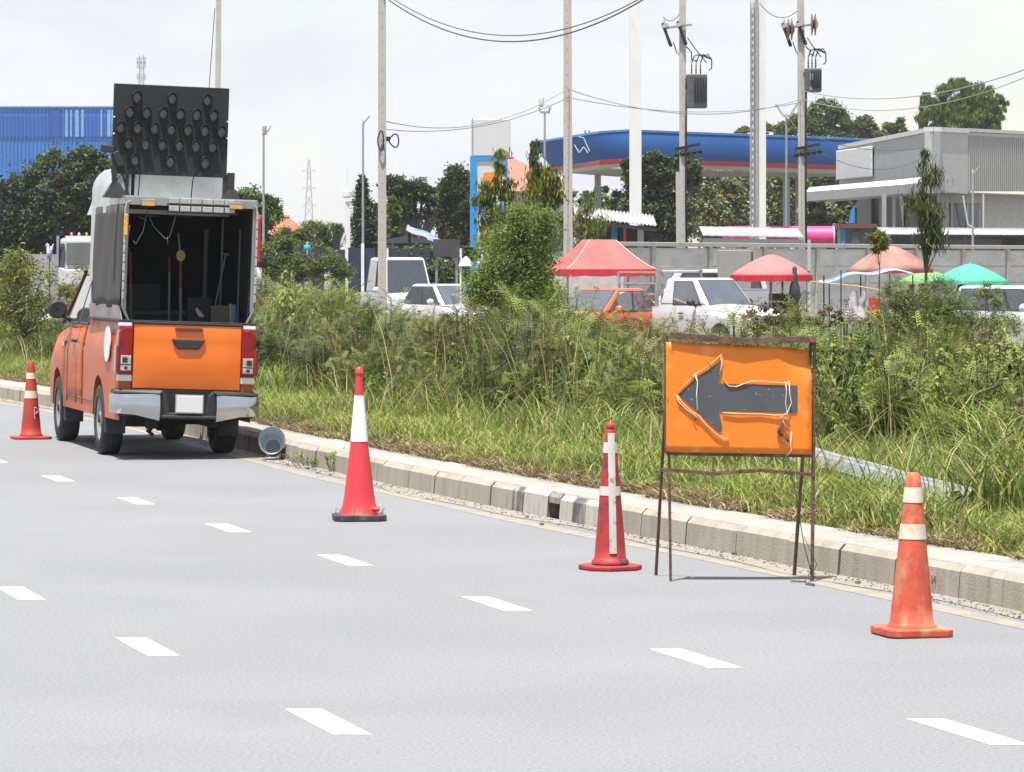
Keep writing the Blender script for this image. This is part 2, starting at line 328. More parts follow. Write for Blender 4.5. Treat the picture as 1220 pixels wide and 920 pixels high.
def rotm(yaw, pitch, roll):
    cy, sy, cp, sp, cr, sr = np.cos(yaw), np.sin(yaw), np.cos(pitch), np.sin(pitch), np.cos(roll), np.sin(roll)
    R = np.zeros((len(yaw), 3, 3))   # x axis = direction
    R[:, 0, 0] = cy*cp; R[:, 1, 0] = sy*cp; R[:, 2, 0] = sp
    R[:, 0, 1] = -sy*cr-cy*sp*sr; R[:, 1, 1] = cy*cr-sy*sp*sr; R[:, 2, 1] = cp*sr
    R[:, 0, 2] = sy*sr-cy*sp*cr; R[:, 1, 2] = -cy*sr-sy*sp*cr; R[:, 2, 2] = cp*cr
    return R
def place(PV, PF, pos, R, s):
    n = len(pos); V = np.einsum('nij,kj->nki', R, PV)*s[:, None, None]+pos[:, None, :]
    Fq = (PF[None]+(np.arange(n)*len(PV))[:, None, None]).reshape(-1, PF.shape[1]); return V.reshape(-1, 3), Fq
def frond(L=.3, n=9, pl=.085, w=.012, droop=.35):
    V = []; Fq = []
    def q(a, b, c, d): i = len(V); V.extend([a, b, c, d]); Fq.append((i, i+1, i+2, i+3))
    def ctr(t): return np.array([L*t, 0, -droop*L*t*t])
    for k in range(4):
        a, b = ctr(k/4), ctr((k+1)/4); q(a+[0, -.003, 0], a+[0, .003, 0], b+[0, .002, 0], b+[0, -.002, 0])
    for k in range(n):
        t = .18+.82*k/(n-1); c = ctr(t); l = pl*(1-.55*abs(t-.45)); 
        for s in (-1, 1):
            e = c+np.array([l*.45, s*l, -.22*l]); m = (c+e)/2; wv = np.array([w, 0, 0])
            q(c, m-wv*.6+[0, 0, .004], e, m+wv*.9)
    return np.array(V), np.array(Fq)
def leafcard(L=.09, w=.04, droop=.3):
    return np.array([[0, 0, 0], [L*.45, -w/2, .01], [L, 0, -droop*L], [L*.45, w/2, .01]]), np.array([[0, 1, 2, 3]])
def shrub_np(seed, h, sp, ns=14, per=14, proto=None, pitch=(.05, .7), ls=(.4, 1.35), tw=1.0, t0=.25):
    """returns (V, F, mi) of foliage and a stem MB; unit shrub h high"""
    r = np.random.default_rng(seed); PV, PF = proto; pos = []; yaw = []; pit = []; st = MB(); mi = []
    for i in range(ns):
        a = r.uniform(0, 2*pi); lean = r.uniform(.1, 1)*sp; hh = h*r.uniform(.6, 1.0)*(1-.25*lean/sp); b0 = np.array([r.normal(0, .06), r.normal(0, .06), 0])
        pts = []; bx, by = r.normal(0, .08, 2)
        for k in range(6):
            t = k/5; pts.append(b0+np.array([cos(a)*lean*t**1.4+bx*sin(3*t)*h*.4, sin(a)*lean*t**1.4+by*sin(3*t)*h*.4, hh*t]))
        st.tube(pts, [.010*h*tw*(1-.8*k/5)+.0015 for k in range(6)], 4, cap=False)
        tone = r.integers(0, 100)
        for k in range(per):
            t = t0+(1-t0)*r.random()**.75; i0 = min(4, int(t*5)); f_ = t*5-i0; p = pts[i0]*(1-f_)+pts[i0+1]*f_
            pos.append(p); yaw.append(r.uniform(0, 2*pi)); pit.append(r.uniform(*pitch)*(1 if t < .9 else 1.3)); mi.append(tone)
    pos = np.array(pos); n = len(pos); R = rotm(np.array(yaw), np.array(pit), r.uniform(-.6, .6, n)); s = r.uniform(*ls, n)
    V, Fq = place(PV, PF, pos, R, s)
    return V, Fq, np.repeat(np.array(mi), len(PF)), st
FR = frond(.17, 7, .045, .0085, .35); FR2 = frond(.20, 8, .040, .007, .5); LC = leafcard()
protoS = [shrub_np(s, 1.0, .36, 17, 21, FR if s % 2 else FR2, pitch=(-.1, 1.1), t0=.12) for s in range(5)]
protoL = [shrub_np(40+s, 1.0, .40, 16, 70, leafcard(.062, .036, .4), pitch=(-.5, .7), t0=.08) for s in range(3)]
TOPX = [-120, -50, 10, 60, 110, 300, 340, 380, 420, 470, 500, 560, 600, 650, 700, 760, 800, 850, 900, 950, 1000, 1050, 1100, 1150, 1210, 1300]
TOPY = [330, 330, 338, 360, 345, 342, 334, 336, 350, 362, 374, 374, 350, 348, 362, 374, 379, 381, 379, 374, 370, 366, 360, 376, 398, 390]
VV = []; FF = []; MM = []; base = 0; sV = MB(); cnt = 0
cand = []
for yy in np.arange(27, 84, .46):
    m0 = float(shrubline(yy))
    for o_ in np.arange(m0, m0+7.5, .52):
        cand.append((yy+random.uniform(-.25, .25), o_+random.uniform(-.25, .25), m0))
for yy, o_, m0 in cand:
    x_, y_ = kerb_xy(yy, o_); x_ = float(x_); px = 610+x_*F/y_
    if not -110 < px < 1330: continue
    if o_-m0 > 2.2 and random.random() < .5: continue
    if random.random() < .14: continue
    hmax = GZ(float(np.interp(px, TOPX, TOPY)), y_)-.2
    h = hmax*(random.uniform(.62, .98) if random.random() < .8 else random.uniform(1.0, 1.16))*(.55+.45*min(1, (o_-m0+.35)/1.1)); h = max(.35, min(h, 2.3))
    leafy = random.random() < (.12 if px < 800 else .30)
    V, Fq, mi, st = random.choice(protoL if leafy else protoS); s = h
    a = random.uniform(0, 6.28); c_, s_ = cos(a), sin(a); sw = min(1.3, max(.75, h))
    V2 = np.stack([(V[:, 0]*c_-V[:, 1]*s_)*sw+x_, (V[:, 0]*s_+V[:, 1]*c_)*sw+y_, V[:, 2]*h+.16], 1)
    if y_ > 62 or o_-m0 > 4:      # far rows: thin out
        keep = rng.random(len(Fq)) < .6; Fq2 = Fq[keep]; mi2 = mi[keep]
    else: Fq2, mi2 = Fq, mi
    VV.append(V2); FF.append(Fq2+base); base += len(V2)
    th = lump(x_, y_, .5)+random.uniform(-.2, .2); pal = [5, 1, 0] if leafy else ([1, 0, 3] if th < .35 else ([0, 3, 1] if th < .7 else [2, 0, 3]))
    if random.random() < .12: pal = [4, 3, 0]
    MM.append(np.where(mi2 < 55, pal[0], np.where(mi2 < 85, pal[1], pal[2])))
    n0 = len(sV.v)
    sv = [(v[0]*c_*sw-v[1]*s_*sw+x_, v[0]*s_*sw+v[1]*c_*sw+y_, v[2]*h+.16) for v in st.v]; sV.add(sv, st.f); cnt += 1
n_ = 11000; Yw = 27+45*rng.random(n_)**1.2; ow = shrubline(Yw)+rng.uniform(-.4, 4.5, n_); xw, yw = kerb_xy(Yw, ow); pw = 610+xw*F/yw; hm_ = CH-(np.interp(pw, TOPX, TOPY)-HY)*yw/F-.2
kw = (lump(xw+4, yw, .7) > .35) & (pw > -100) & (pw < 1320) & (hm_ > .3); xw, yw, hm_, ow = xw[kw], yw[kw], hm_[kw], ow[kw]
blades('wild_weeds', xw, yw, .17+0*xw, np.clip(hm_*rng.uniform(.55, 1.12, len(xw)), .3, 1.8), .006+.006*rng.random(len(xw)), .3, [g_green, g_lime, g_straw, f_brown, f_olive], rng.choice(5, len(xw), p=[.26, .26, .2, .1, .18]), label='long wispy weeds and dry stalks standing up through the thicket', cat='weeds')
print('thicket shrubs', cnt, 'faces', sum(len(q) for q in FF))
used = np.concatenate(VV)
f_leaf = leafm('weed_leaf', (.075, .13, .03), .35)
tag(meshnp('thicket', used, np.concatenate(FF), [f_mid, f_lime, f_dark, f_olive, f_brown, f_leaf], np.concatenate(MM)), 'dense thicket of feathery wild shrubs and weeds behind the grass', 'thicket', kind='stuff')
tag(sV.build('thicket_stems', stemm, fixn=False), 'thin brown stems inside the feathery thicket', 'stems', kind='stuff')
# ------------------------------------------------------------------ traffic cones
plred = mat('cone_red', (.50, .035, .035), .5, var=.1, scale=4, dirt=(.28, .06, .05), dscale=5, dlo=.5, dhi=.75)
plfade = mat('cone_faded_red', (.42, .055, .028), .7, c2=(.52, .10, .045), scale=7, bump=.3, bscale=25, dirt=(.46, .22, .13), dscale=10, dlo=.48, dhi=.70, stretch=(1, 1, .6))
pldust = mat('cone_dusty_red', (.36, .035, .025), .6, var=.15, scale=6, dirt=(.22, .06, .045), dscale=7, dlo=.5, dhi=.7)
plsoot = mat('cone_scuffed_red', (.36, .022, .025), .6, var=.15, scale=4, dirt=(.10, .03, .03), dscale=6, dlo=.50, dhi=.62)
band = mat('cone_band', (.50, .49, .46), .5, var=.08, scale=8, dirt=(.36, .32, .26), dscale=9, dlo=.55, dhi=.75)
bandc = mat('cone_band_cream', (.56, .50, .40), .5, var=.08, scale=8, dirt=(.40, .24, .15), dscale=9, dlo=.55, dhi=.75)
rubber = mat('black_rubber', (.035, .036, .04), .75, var=.3, scale=10, dirt=(.13, .125, .12), dscale=9, dlo=.5, dhi=.75)
def cone(px, py, label, H, prof, bands, bw, bt, m, mb, mbase, rz=0, knob=True, chamfer=.25, tilt=(0, 0)):
    D = GD(py); t = thing('traffic_cone', label, 'traffic cone', (GX(px, D), D, .002), rz, None)
    t.rotation_euler = (tilt[0], tilt[1], rz)
    b = MB(); h = bw/2; c = h*chamfer
    poly = [(-h+c, -h), (h-c, -h), (h, -h+c), (h, h-c), (h-c, h), (-h+c, h), (-h, h-c), (-h, -h+c)]
    b.prism(poly, 0, bt, 'z'); b.build('base', mbase, t, bevel=.008)
    b = MB(); b.lathe(prof, n=40); b.build('cone_body', m, t, smooth='auto')
    zs = [p[1] for p in prof]; rs = [p[0] for p in prof]
    for z0, z1 in bands:
        q = [(float(np.interp(z, zs, rs))+.0025, z) for z in np.linspace(z0, z1, 5)]
        MB().lathe(q, n=40, capb=False, capt=False).build('reflective_band', mb, t, smooth=True)
    return t
pr = lambda r0, r1, z0, z1, fl: [(r0+fl, z0), (r0+fl, z0+.012), (r0+.004, z0+.03)]+[(r0+(r1-r0)*k/10, z0+.035+(z1-z0-.05)*k/10) for k in range(11)]+[(r1*.8, z1), (r1*.35, z1+.002)]
cone(1086, 757, 'faded orange red cone with two cream bands nearest the camera, right of the arrow sign', .8, pr(.108, .036, .03, .80, .016), [(.475, .55), (.655, .73)], .335, .04, plfade, bandc, plfade, .25, chamfer=.18, tilt=(0, .012))
t3 = cone(727, 678.5, 'scuffed red cone with a long vertical white tape, left of the arrow sign', .87, pr(.096, .032, .035, .84, .018), [(.445, .50), (.70, .765)], .345, .028, plsoot, band, plsoot, .45, chamfer=.5)
b = MB(); b.lathe([(.02, .835), (.026, .85), (.024, .87), (.012, .885)], n=16); b.build('knob', plsoot, t3, smooth=True)
b = MB(); rows = []
for k in range(12):      # vertical tape lying on the cone
    z = .10+.72*k/11; r_ = .096-(.096-.032)*(z-.065)/.76+.006
    rows.append([Vector((r_*sin(a), -r_*cos(a), z)) for a in np.linspace(-.022/r_, .022/r_, 5)])
b.grid(rows); o = b.build('vertical_tape', mat('tape', (.50, .48, .44), .5, var=.1, dirt=(.25, .18, .14), dscale=12, dlo=.55, dhi=.65), t3, smooth=True); o.rotation_euler = (0, 0, -.45+.16)
mid = [(.150, .045), (.135, .07), (.118, .12), (.106, .2), (.094, .30), (.080, .42), (.0625, .555), (.048, .72), (.032, .9), (.028, .98), (.024, 1.05), (.03, 1.055), (.028, 1.07), (.02, 1.09), (.012, 1.10)]
tm = cone(428, 620, 'tall slender red cone with one broad white band on a black rubber base', 1.1, mid, [(.565, .895)], .375, .045, mat('cone_bright_red', (.55, .035, .045), .5, var=.05, scale=5), mat('cone_white', (.74, .75, .80), .45, var=.03), rubber, .12, chamfer=.3)
b = MB(); b.tube([(.06+.07*cos(a), -.11+.02*sin(a)-.0, .085+.006*sin(3*a)) for a in np.linspace(-1.2, 2.4, 9)], .014, 6); b.build('crumpled_hem', MATS['cone_bright_red'], tm, smooth=True)
for q in ((-.15, -.12), (.15, -.14), (-.05, -.16), (.17, .02), (-.17, 0)): MB().tube([(q[0], q[1], .04), (q[0]+.004, q[1], .085), (q[0]+.02, q[1], .08)], .0022, 5).build('wire_tie', rubber, tm)
tl = cone(37, 523, 'dull red cone with two stained bands standing left of the orange pickup', .84, pr(.108, .034, .03, .82, .012), [(.43, .51), (.635, .70)], .40, .028, pldust, bandc, pldust, .3, chamfer=.3)
b = MB()      # painted letter stroke on the cone
def onc(u, z): r_ = .108-(.074)*(z-.065)/.74+.004; return Vector((r_*sin(u), -r_*cos(u), z))
b.tube([onc(.55+.0, .21), onc(.55, .27), onc(.55, .335)], .004, 5); b.tube([onc(.55, .335), onc(.85, .33), onc(1.0, .30), onc(.85, .272), onc(.55, .27)], .004, 5)
o = b.build('painted_letter', mat('letter_paint', (.6, .4, .35), .7), tl); o.rotation_euler = (0, 0, -.3)
# ------------------------------------------------------------------ arrow sign
rust = mat('rusty_angle_iron', (.085, .045, .03), .8, c2=(.15, .08, .055), scale=18, bump=.5, bscale=60, metal=.2, dirt=(.21, .14, .11), dscale=12, dlo=.5, dhi=.7, detail=8)
signor = mat('sign_orange', (.74, .19, .008), .42, var=.05, scale=3, dirt=(.80, .33, .10), dscale=5.5, dlo=.56, dhi=.74)
D0 = 21.85; SX = GX(883, D0)
sg = thing('arrow_sign', 'orange board with a dark left arrow on a rusty folding frame beside the kerb', 'road sign', (SX, D0, 0))
def S(px, py, dy=0): D = D0+dy; return Vector((GX(px, D)-SX, dy, GZ(py, D)))
b = MB(); b.bar(S(799, 692), S(797, 538), .016); b.bar(S(797, 538), S(794, 400, .02), .016); b.build('front_post', rust, sg)
b = MB(); b.bar(S(967.5, 695), S(970.5, 403), .020); b.build('front_post', rust, sg)
b = MB(); b.bar(S(781.5, 685, .42), S(797, 406, .05), .016); b.build('back_leg', rust, sg)
b = MB(); b.bar(S(946, 689, .42), S(966, 407, .05), .018); b.build('back_leg', rust, sg)
b = MB(); q = [S(799, 399.5, -.03), S(850, 404, -.035), S(885, 406.5, -.04), (S(925, 405.5, -.035)), S(972, 404, -.03)]
for i in range(4): b.bar(q[i], q[i+1], .03, .036)
q2 = [p+Vector((0, .03, .012)) for p in q]
for i in range(4): b.bar(q2[i], q2[i+1], .034, .006)
b.build('top_bar', rust, sg)
b = MB(); q = [S(786, 560, .01), S(815, 561.5), S(850, 564.5), S(905, 560.5), S(945, 564), S(971, 565.5, -.005)]
for i in range(5): b.bar(q[i], q[i+1], .022, .020)
b.build('cross_bar', rust, sg)
b = MB(); nx, nz = 22, 16; rows = []
for j in range(nz+1):
    r = []
    for i in range(nx+1):
        u, v = i/nx, j/nz; x0 = 793.5+(1-v)*0+1.5*(1-v)*0; X_ = 793.5+u*(967-793.5)+v*0
        top = 407.5+u*7; bot = 538+u*3.5; py = bot+(top-bot)*v
        corner = max(0, u-.78)*max(0, v-.72)*2.2
        r.append(S(X_-corner*30, py+corner*20, -.028+corner*.45))
    rows.append(r)
b.grid(rows); pn = b.build('sign_panel', signor, sg, smooth=True, solid=.003)
b = MB(); e = -.012
for a, c in (((793, 406), (793.5, 540)), ((793.5, 540.5), (968, 543.5))): b.bar(S(*a, e), S(*c, e), .014, .018)
b.build('panel_frame', rust, sg)
arw = mat('arrow_dark', (.055, .06, .075), .6, c2=(.075, .08, .095), scale=5, dirt=(.4, .4, .41), dscale=30, dlo=.62, dhi=.70)
b = MB(); pts = [(808, 470), (833, 448), (857, 432), (859, 433.5), (859.5, 437), (857.5, 447), (855.5, 457), (900, 458), (950, 459.5), (950, 476), (949.7, 492), (900, 491), (856, 490), (858.5, 500), (860.5, 509), (859.5, 514), (856, 515), (832, 492)]
c0 = len(pts); vs = [S(x_, y_, -.034) for x_, y_ in pts]+[S(x_, y_, -.0315) for x_, y_ in pts]
b.add(vs, [tuple(range(c0)), tuple(range(c0, 2*c0))[::-1]]+[(i, (i+1) % c0, c0+(i+1) % c0, c0+i) for i in range(c0)])
b.build('arrow', arw, sg)
ledm = mat('led_rope', (.78, .34, .16), .35, var=.2, scale=30); whitew = mat('white_wire', (.7, .66, .6), .5)
def rope(pts, r, m, name='led_rope', n=6, d=-.0365):
    return MB().tube([S(x_, y_, d-.002*(i % 2)) for i, (x_, y_) in enumerate(pts)], r, n).build(name, m, sg, smooth=True)
rope([(806, 470), (818, 456), (829, 446), (843, 437), (860, 423), (861, 428), (859, 440), (857, 447)], .0045, ledm)
rope([(858, 423), (861, 436), (862, 452), (868, 460), (877, 461), (887, 457), (897, 454), (915, 455), (931, 456.5), (941, 456)], .0035, ledm)
rope([(806, 470), (812, 479), (822, 489), (833, 496), (842, 507), (852, 516), (863, 524), (868, 521)], .0045, ledm)
rope([(806, 470), (808, 478), (818, 488), (832, 498)], .003, whitew, 'white_wire')
rope([(861, 492), (880, 493), (905, 493.5), (925, 495), (940, 494.5)], .004, ledm)
rope([(828, 445), (831, 455), (830, 470), (831, 489)], .0035, whitew, 'white_wire', d=-.040)
rope([(936, 455), (937, 466), (936, 480), (938, 494), (941, 498)], .0025, whitew, 'white_wire', d=-.040)
rope([(940, 454), (941, 470), (943, 480), (938, 492), (930, 496), (940, 500)], .0025, whitew, 'white_wire', d=-.042)
rope([(938, 497), (930, 504), (926, 514), (929, 524), (937, 529), (941, 524), (938, 512), (933, 502)], .0035, mat('rust_wire', (.35, .12, .06), .5), 'wire_loop', d=-.040)
rope([(932, 506), (928, 515), (932, 519)], .008, rubber, 'tape_patch', d=-.040); rope([(934, 519), (939, 526)], .006, rubber, 'tape_patch', d=-.040)
rope([(943, 514), (942, 530), (943, 536), (938, 543)], .0025, whitew, 'white_wire', d=-.040)
for q in ((844, 433, 3), (823, 447, 3), (826, 497, 3), (937, 541, 2)): rope([(q[0], q[1]), (q[0]+q[2], q[1]+4)], .003, rubber, 'wire_clip', d=-.040)
b = MB(); b.tube([S(936, 543, -.03), S(941, 560, -.05), S(948, 585, -.03), S(953, 620, -.02), S(958, 650, -.03), S(965, 676, -.04), S(967, 686, -.03)], .0028, 6)
b.tube([S(958, 640, -.01), S(968, 662, -.05), S(973, 672, -.03), S(966, 690, -.04), S(963, 691, -.1)], .002, 6)
b.tube([Vector((x_, y_, .008+z_)) for x_, y_, z_ in ((.40, -.02, .05), (.36, -.10, .0), (.30, -.05, .0), (.28, -.08, 0), (.36, -.12, .0), (.37, -.22, .0), (.40, -.30, .0), (.39, -.38, .0), (.34, -.42, .01))], .0035, 6)
b.build('dangling_cable', rubber, sg, smooth=True)
for q in [(800, 412), (830, 410), (872, 412), (920, 414), (799, 530), (880, 537), (955, 538), (795, 470), (962, 470), (962, 500)]:
    MB().lathe([(.004, 0), (.004, .004)], n=8, M=Matrix.Rotation(pi/2, 3, 'X'), c=S(*q, -.036)).build('rivet', mat('rivet', (.5, .4, .3), .4, .6), sg)
# ------------------------------------------------------------------ roadside bits
galv = mat('galvanised', (.42, .43, .45), .45, .35, var=.2, scale=5, dirt=(.28, .27, .26), dscale=6, dlo=.5, dhi=.75)
D = 35.7; bk = thing('metal_bucket', 'dented galvanised bucket lying on its side against the kerb behind the pickup', 'bucket', (GX(324.5, D), D, .15))
Rb = Matrix.Rotation(radians(-58), 3, 'X') @ Matrix.Rotation(0, 3, 'Z')
b = MB(); Rm = Matrix.Rotation(radians(68), 3, 'X')
b.lathe([(.075, -.12), (.085, -.11), (.118, .08), (.124, .085), (.124, .092), (.116, .09), (.083, -.10), (.0, -.102)], n=32, M=Rm, sy=1.12, capt=False); b.build('bucket_body', mat('bucket_pale', (.45, .52, .58), .35, .3, var=.15, scale=9), bk, smooth='auto')
b = MB(); b.tube([Rm @ Vector((.122*cos(a), .137*sin(a), .09)) for a in np.linspace(0, 2*pi, 33)], .006, 6, cap=False); b.build('rim', mat('dark_rim', (.08, .085, .09), .5), bk, smooth=True)
b = MB(); b.lathe([(.07, -.096), (.0, -.095)], n=24, M=Rm, sy=1.12, capt=False); b.build('bucket_bottom', mat('bucket_inside', (.16, .19, .19), .7), bk)
b = MB(); b.tube([Rm @ Vector((.122*cos(a), -.137*.9*sin(a)-.0, (.09-.02*sin(a)))) for a in np.linspace(0, pi, 17)], .003, 6); b.build('handle', galv, bk, smooth=True)
# galvanised guard rail beam lying in the grass
A = Vector((GX(934, 29.6), 29.6, .38)); B_ = Vector((GX(1150, 24.6), 24.6, .30)); 
gr = thing('guard_rail_beam', 'loose galvanised crash barrier beam lying in the grass behind the arrow sign', 'guard rail', A, 0)
d = (B_-A); nrm = Vector((-d.y, d.x, 0)).normalized(); 
if nrm.y < 0: nrm = -nrm
prof = [(-.16, .0), (-.13, .0), (-.09, .07), (-.04, .07), (0, .01), (.04, .07), (.09, .07), (.13, .0), (.16, .0)]
rows = [[d*(k/16)+nrm*a+Vector((0, 0, h*.9+.003*sin(k)))-Vector((0, 0, .0)) for a, h in prof] for k in range(17)]
MB().grid(rows).build('rail_beam', mat('rail_galv', (.24, .25, .26), .6, .15, var=.25, scale=3, dirt=(.13, .13, .11), dscale=3, dlo=.5, dhi=.7), gr, smooth='auto', solid=.004)
b = MB()
for k in (1, 2, 15): 
    p = d*(k/16.0)+nrm*.0; b.box(p+Vector((0, 0, .02)), (.07, .02, .01))
b.box(d*.005+nrm*-.1+Vector((-.05, 0, -.02)), (.3, .16, .10), rz=math.atan2(d.y, d.x)); b.build('splice_plate', galv, gr)
# concrete debris and litter on the kerb edge
def rock(px, py, s, label, c=(.4, .39, .37)):
    D = GD(py, KH); r = np.random.default_rng(int(px)); b = MB(); 
    bm = bmesh.new(); bmesh.ops.create_icosphere(bm, subdivisions=2, radius=s)
    vs = [v.co*(1+r.uniform(-.28, .28)) for v in bm.verts]; fs = [tuple(v.index for v in f.verts) for f in bm.faces]; bm.free()
    o = b.add([(v.x, v.y, v.z*.7) for v in vs], fs).build('rubble', mat('rubble%d' % int(c[0]*100), c, .9, var=.25, scale=20, bump=.5), loc=(GX(px, D), D, KH+s*.4)); tag(o, label, 'rubble')
rock(338, 504, .055, 'pale lump of rubble on the kerb top right of the bucket'); rock(452, 527, .05, 'pale broken lump of rubble on the kerb top right of the tall cone'); rock(461, 529, .035, 'small grey chip of rubble beside the larger lump near the tall cone', (.3, .3, .3))
D = GD(590, .2); b = MB(); r_ = np.random.default_rng(5)
b.grid([[Vector((.03*(i-2)+r_.normal(0, .006), .02*(j-2), .02+.03*r_.random())) for i in range(5)] for j in range(5)])
tag(b.build('litter', mat('red_litter', (.5, .03, .04), .5), smooth=True, loc=(GX(842, D), D, .2), solid=.002), 'crumpled red scrap of litter at the grass edge behind the sign', 'litter')
D = GD(533, .3); b = MB(); b.grid([[Vector((.018*(i-1)*(1-j*.12), .02*sin(j+i), .05*j)) for i in range(3)] for j in range(8)])
tag(b.build('plastic_strip', mat('yellow_plastic', (.7, .65, .03), .4), smooth=True, loc=(GX(1139, D), D, .28), solid=.002), 'bright yellow plastic strip caught in the tall grass at right', 'litter')
b = MB(); rr = random.Random(4)
for k in range(9):
    q = 21.35-.045*k; b.tube([kpt(q+rr.uniform(-.02, .02), .000, .05+rr.uniform(0, .02)), kpt(q+rr.uniform(-.03, .03), .003, .10), kpt(q+.02, .006, .13+rr.uniform(-.01, .012))], .0045, 4)
tag(b.build('paint_scrawl', mat('scrawl_red', (.36, .10, .11), .8)), 'faint red paint scrawl on the kerb face right of the nearest cone', 'paint mark')
# weeds growing out of the kerb foot
for px, py, s, lb in ((362, 555, .16, 'small green weed sprouting at the kerb foot beside the bucket'), (395, 562, .24, 'leafy green weed at the kerb foot behind the tall cone'), (378, 557, .1, 'tiny weed between the two larger kerb foot weeds')):
    D = GD(py); V, Fq, mi, st = shrub_np(int(px), s, .7*s, 9, 12, leafcard(.05, .012, .3), t0=.1)
    t = thing('kerb_weed', lb, 'weed', (GX(px, D), D, .005)); meshnp('foliage', V, Fq, [g_green, g_lime, g_straw], np.where(mi < 50, 0, np.where(mi < 80, 1, 2)), parent=t); st.build('stems', stemm, t, fixn=False)
# arching grass tussocks at the right
for i, (px, D, h, n, lb) in enumerate(((1190, 27, .95, 260, 'tall arching tussock of bright grass at the far right edge'), (1150, 30, 1.0, 220, 'tall arching tussock of bright grass behind the yellow strip'), (1120, 32, .8, 200, 'lower grass tussock behind the nearest cone'), (1215, 24, .8, 200, 'arching grass tussock cut by the right picture edge'), (520, 44, .75, 220, 'pale green tussock between the thicket and the tall cone'), (330, 46, .7, 160, 'straw coloured tussock right of the pickup'), (730, 34, .6, 180, 'grass tussock at the foot of the thicket behind the scuffed cone'))):
    X0 = GX(px, D); r1 = rng.normal(0, .16, n); r2 = rng.normal(0, .16, n)
    o = blades('grass_tussock', r1, r2, np.zeros(n), h*rng.uniform(.5, 1.05, n), .012+.008*rng.random(n), .75, [g_green, g_lime, g_straw], rng.choice(3, n, p=[.45, .4, .15]), curve=1.5, label=lb, cat='grass tussock', kind=None)
    tag(o, lb, 'grass tussock'); o.location = (X0, D, .2)
# ------------------------------------------------------------------ vehicles: shared builder
glass = mat('car_glass', (.03, .035, .04), .06, var=.1, spec=.9, coat=.6); glassb = mat('car_glass_pale', (.07, .08, .09), .08, var=.2, scale=2, spec=1, coat=1)
tyre = mat('tyre', (.022, .022, .024), .85, var=.3, scale=20, bump=.3); rimm = mat('steel_rim', (.35, .36, .38), .4, .7, var=.15); blackpl = mat('black_plastic', (.02, .02, .022), .6, var=.2)
chrome = mat('chrome', (.50, .51, .52), .2, .95, var=.05, scale=4); dark = mat('dark_underside', (.012, .012, .013), .9)
def wheel(t, x, y, r, w, side, lab=None):
    M = Matrix.Rotation(pi/2, 3, 'Y'); k = MB()
    p = [(r*.62, -w/2), (r*.9, -w/2), (r*.97, -w*.42), (r, -w*.28), (r, w*.28), (r*.97, w*.42), (r*.9, w/2), (r*.62, w/2), (r*.60, w*.3), (r*.6, -w*.3)]
    vs = p+[p[0]]; k.lathe(vs, n=40, M=M, c=(x, y, r), capb=False, capt=False); wt = k.build('tyre', tyre, None, smooth='auto')
    root = bpy.data.objects.new('wheel', None); COL.objects.link(root); root.parent = t; wt.parent = root
    k = MB(); o_ = side*w*.30; k.lathe([(r*.60, side*w*.44), (r*.57, side*w*.40), (r*.5, side*w*.2), (r*.33, side*w*.16), (r*.22, side*w*.40), (r*.16, side*w*.44), (.001, side*w*.44)], n=28, M=M, c=(x, y, r), capb=False, capt=False)
    k.build('rim', rimm, root, smooth='auto'); 
    k = MB()
    for a in range(8):
        a_ = a*pi/4; k.box((x+side*w*.17, y+r*.42*cos(a_), r+r*.42*sin(a_)), (.01, .035, .035))
    k.lathe([(r*.12, side*w*.45), (r*.1, side*w*.5), (.001, side*w*.5)], n=14, M=M, c=(x, y, r), capb=False, capt=False); k.build('hub', dark, root)
    return root
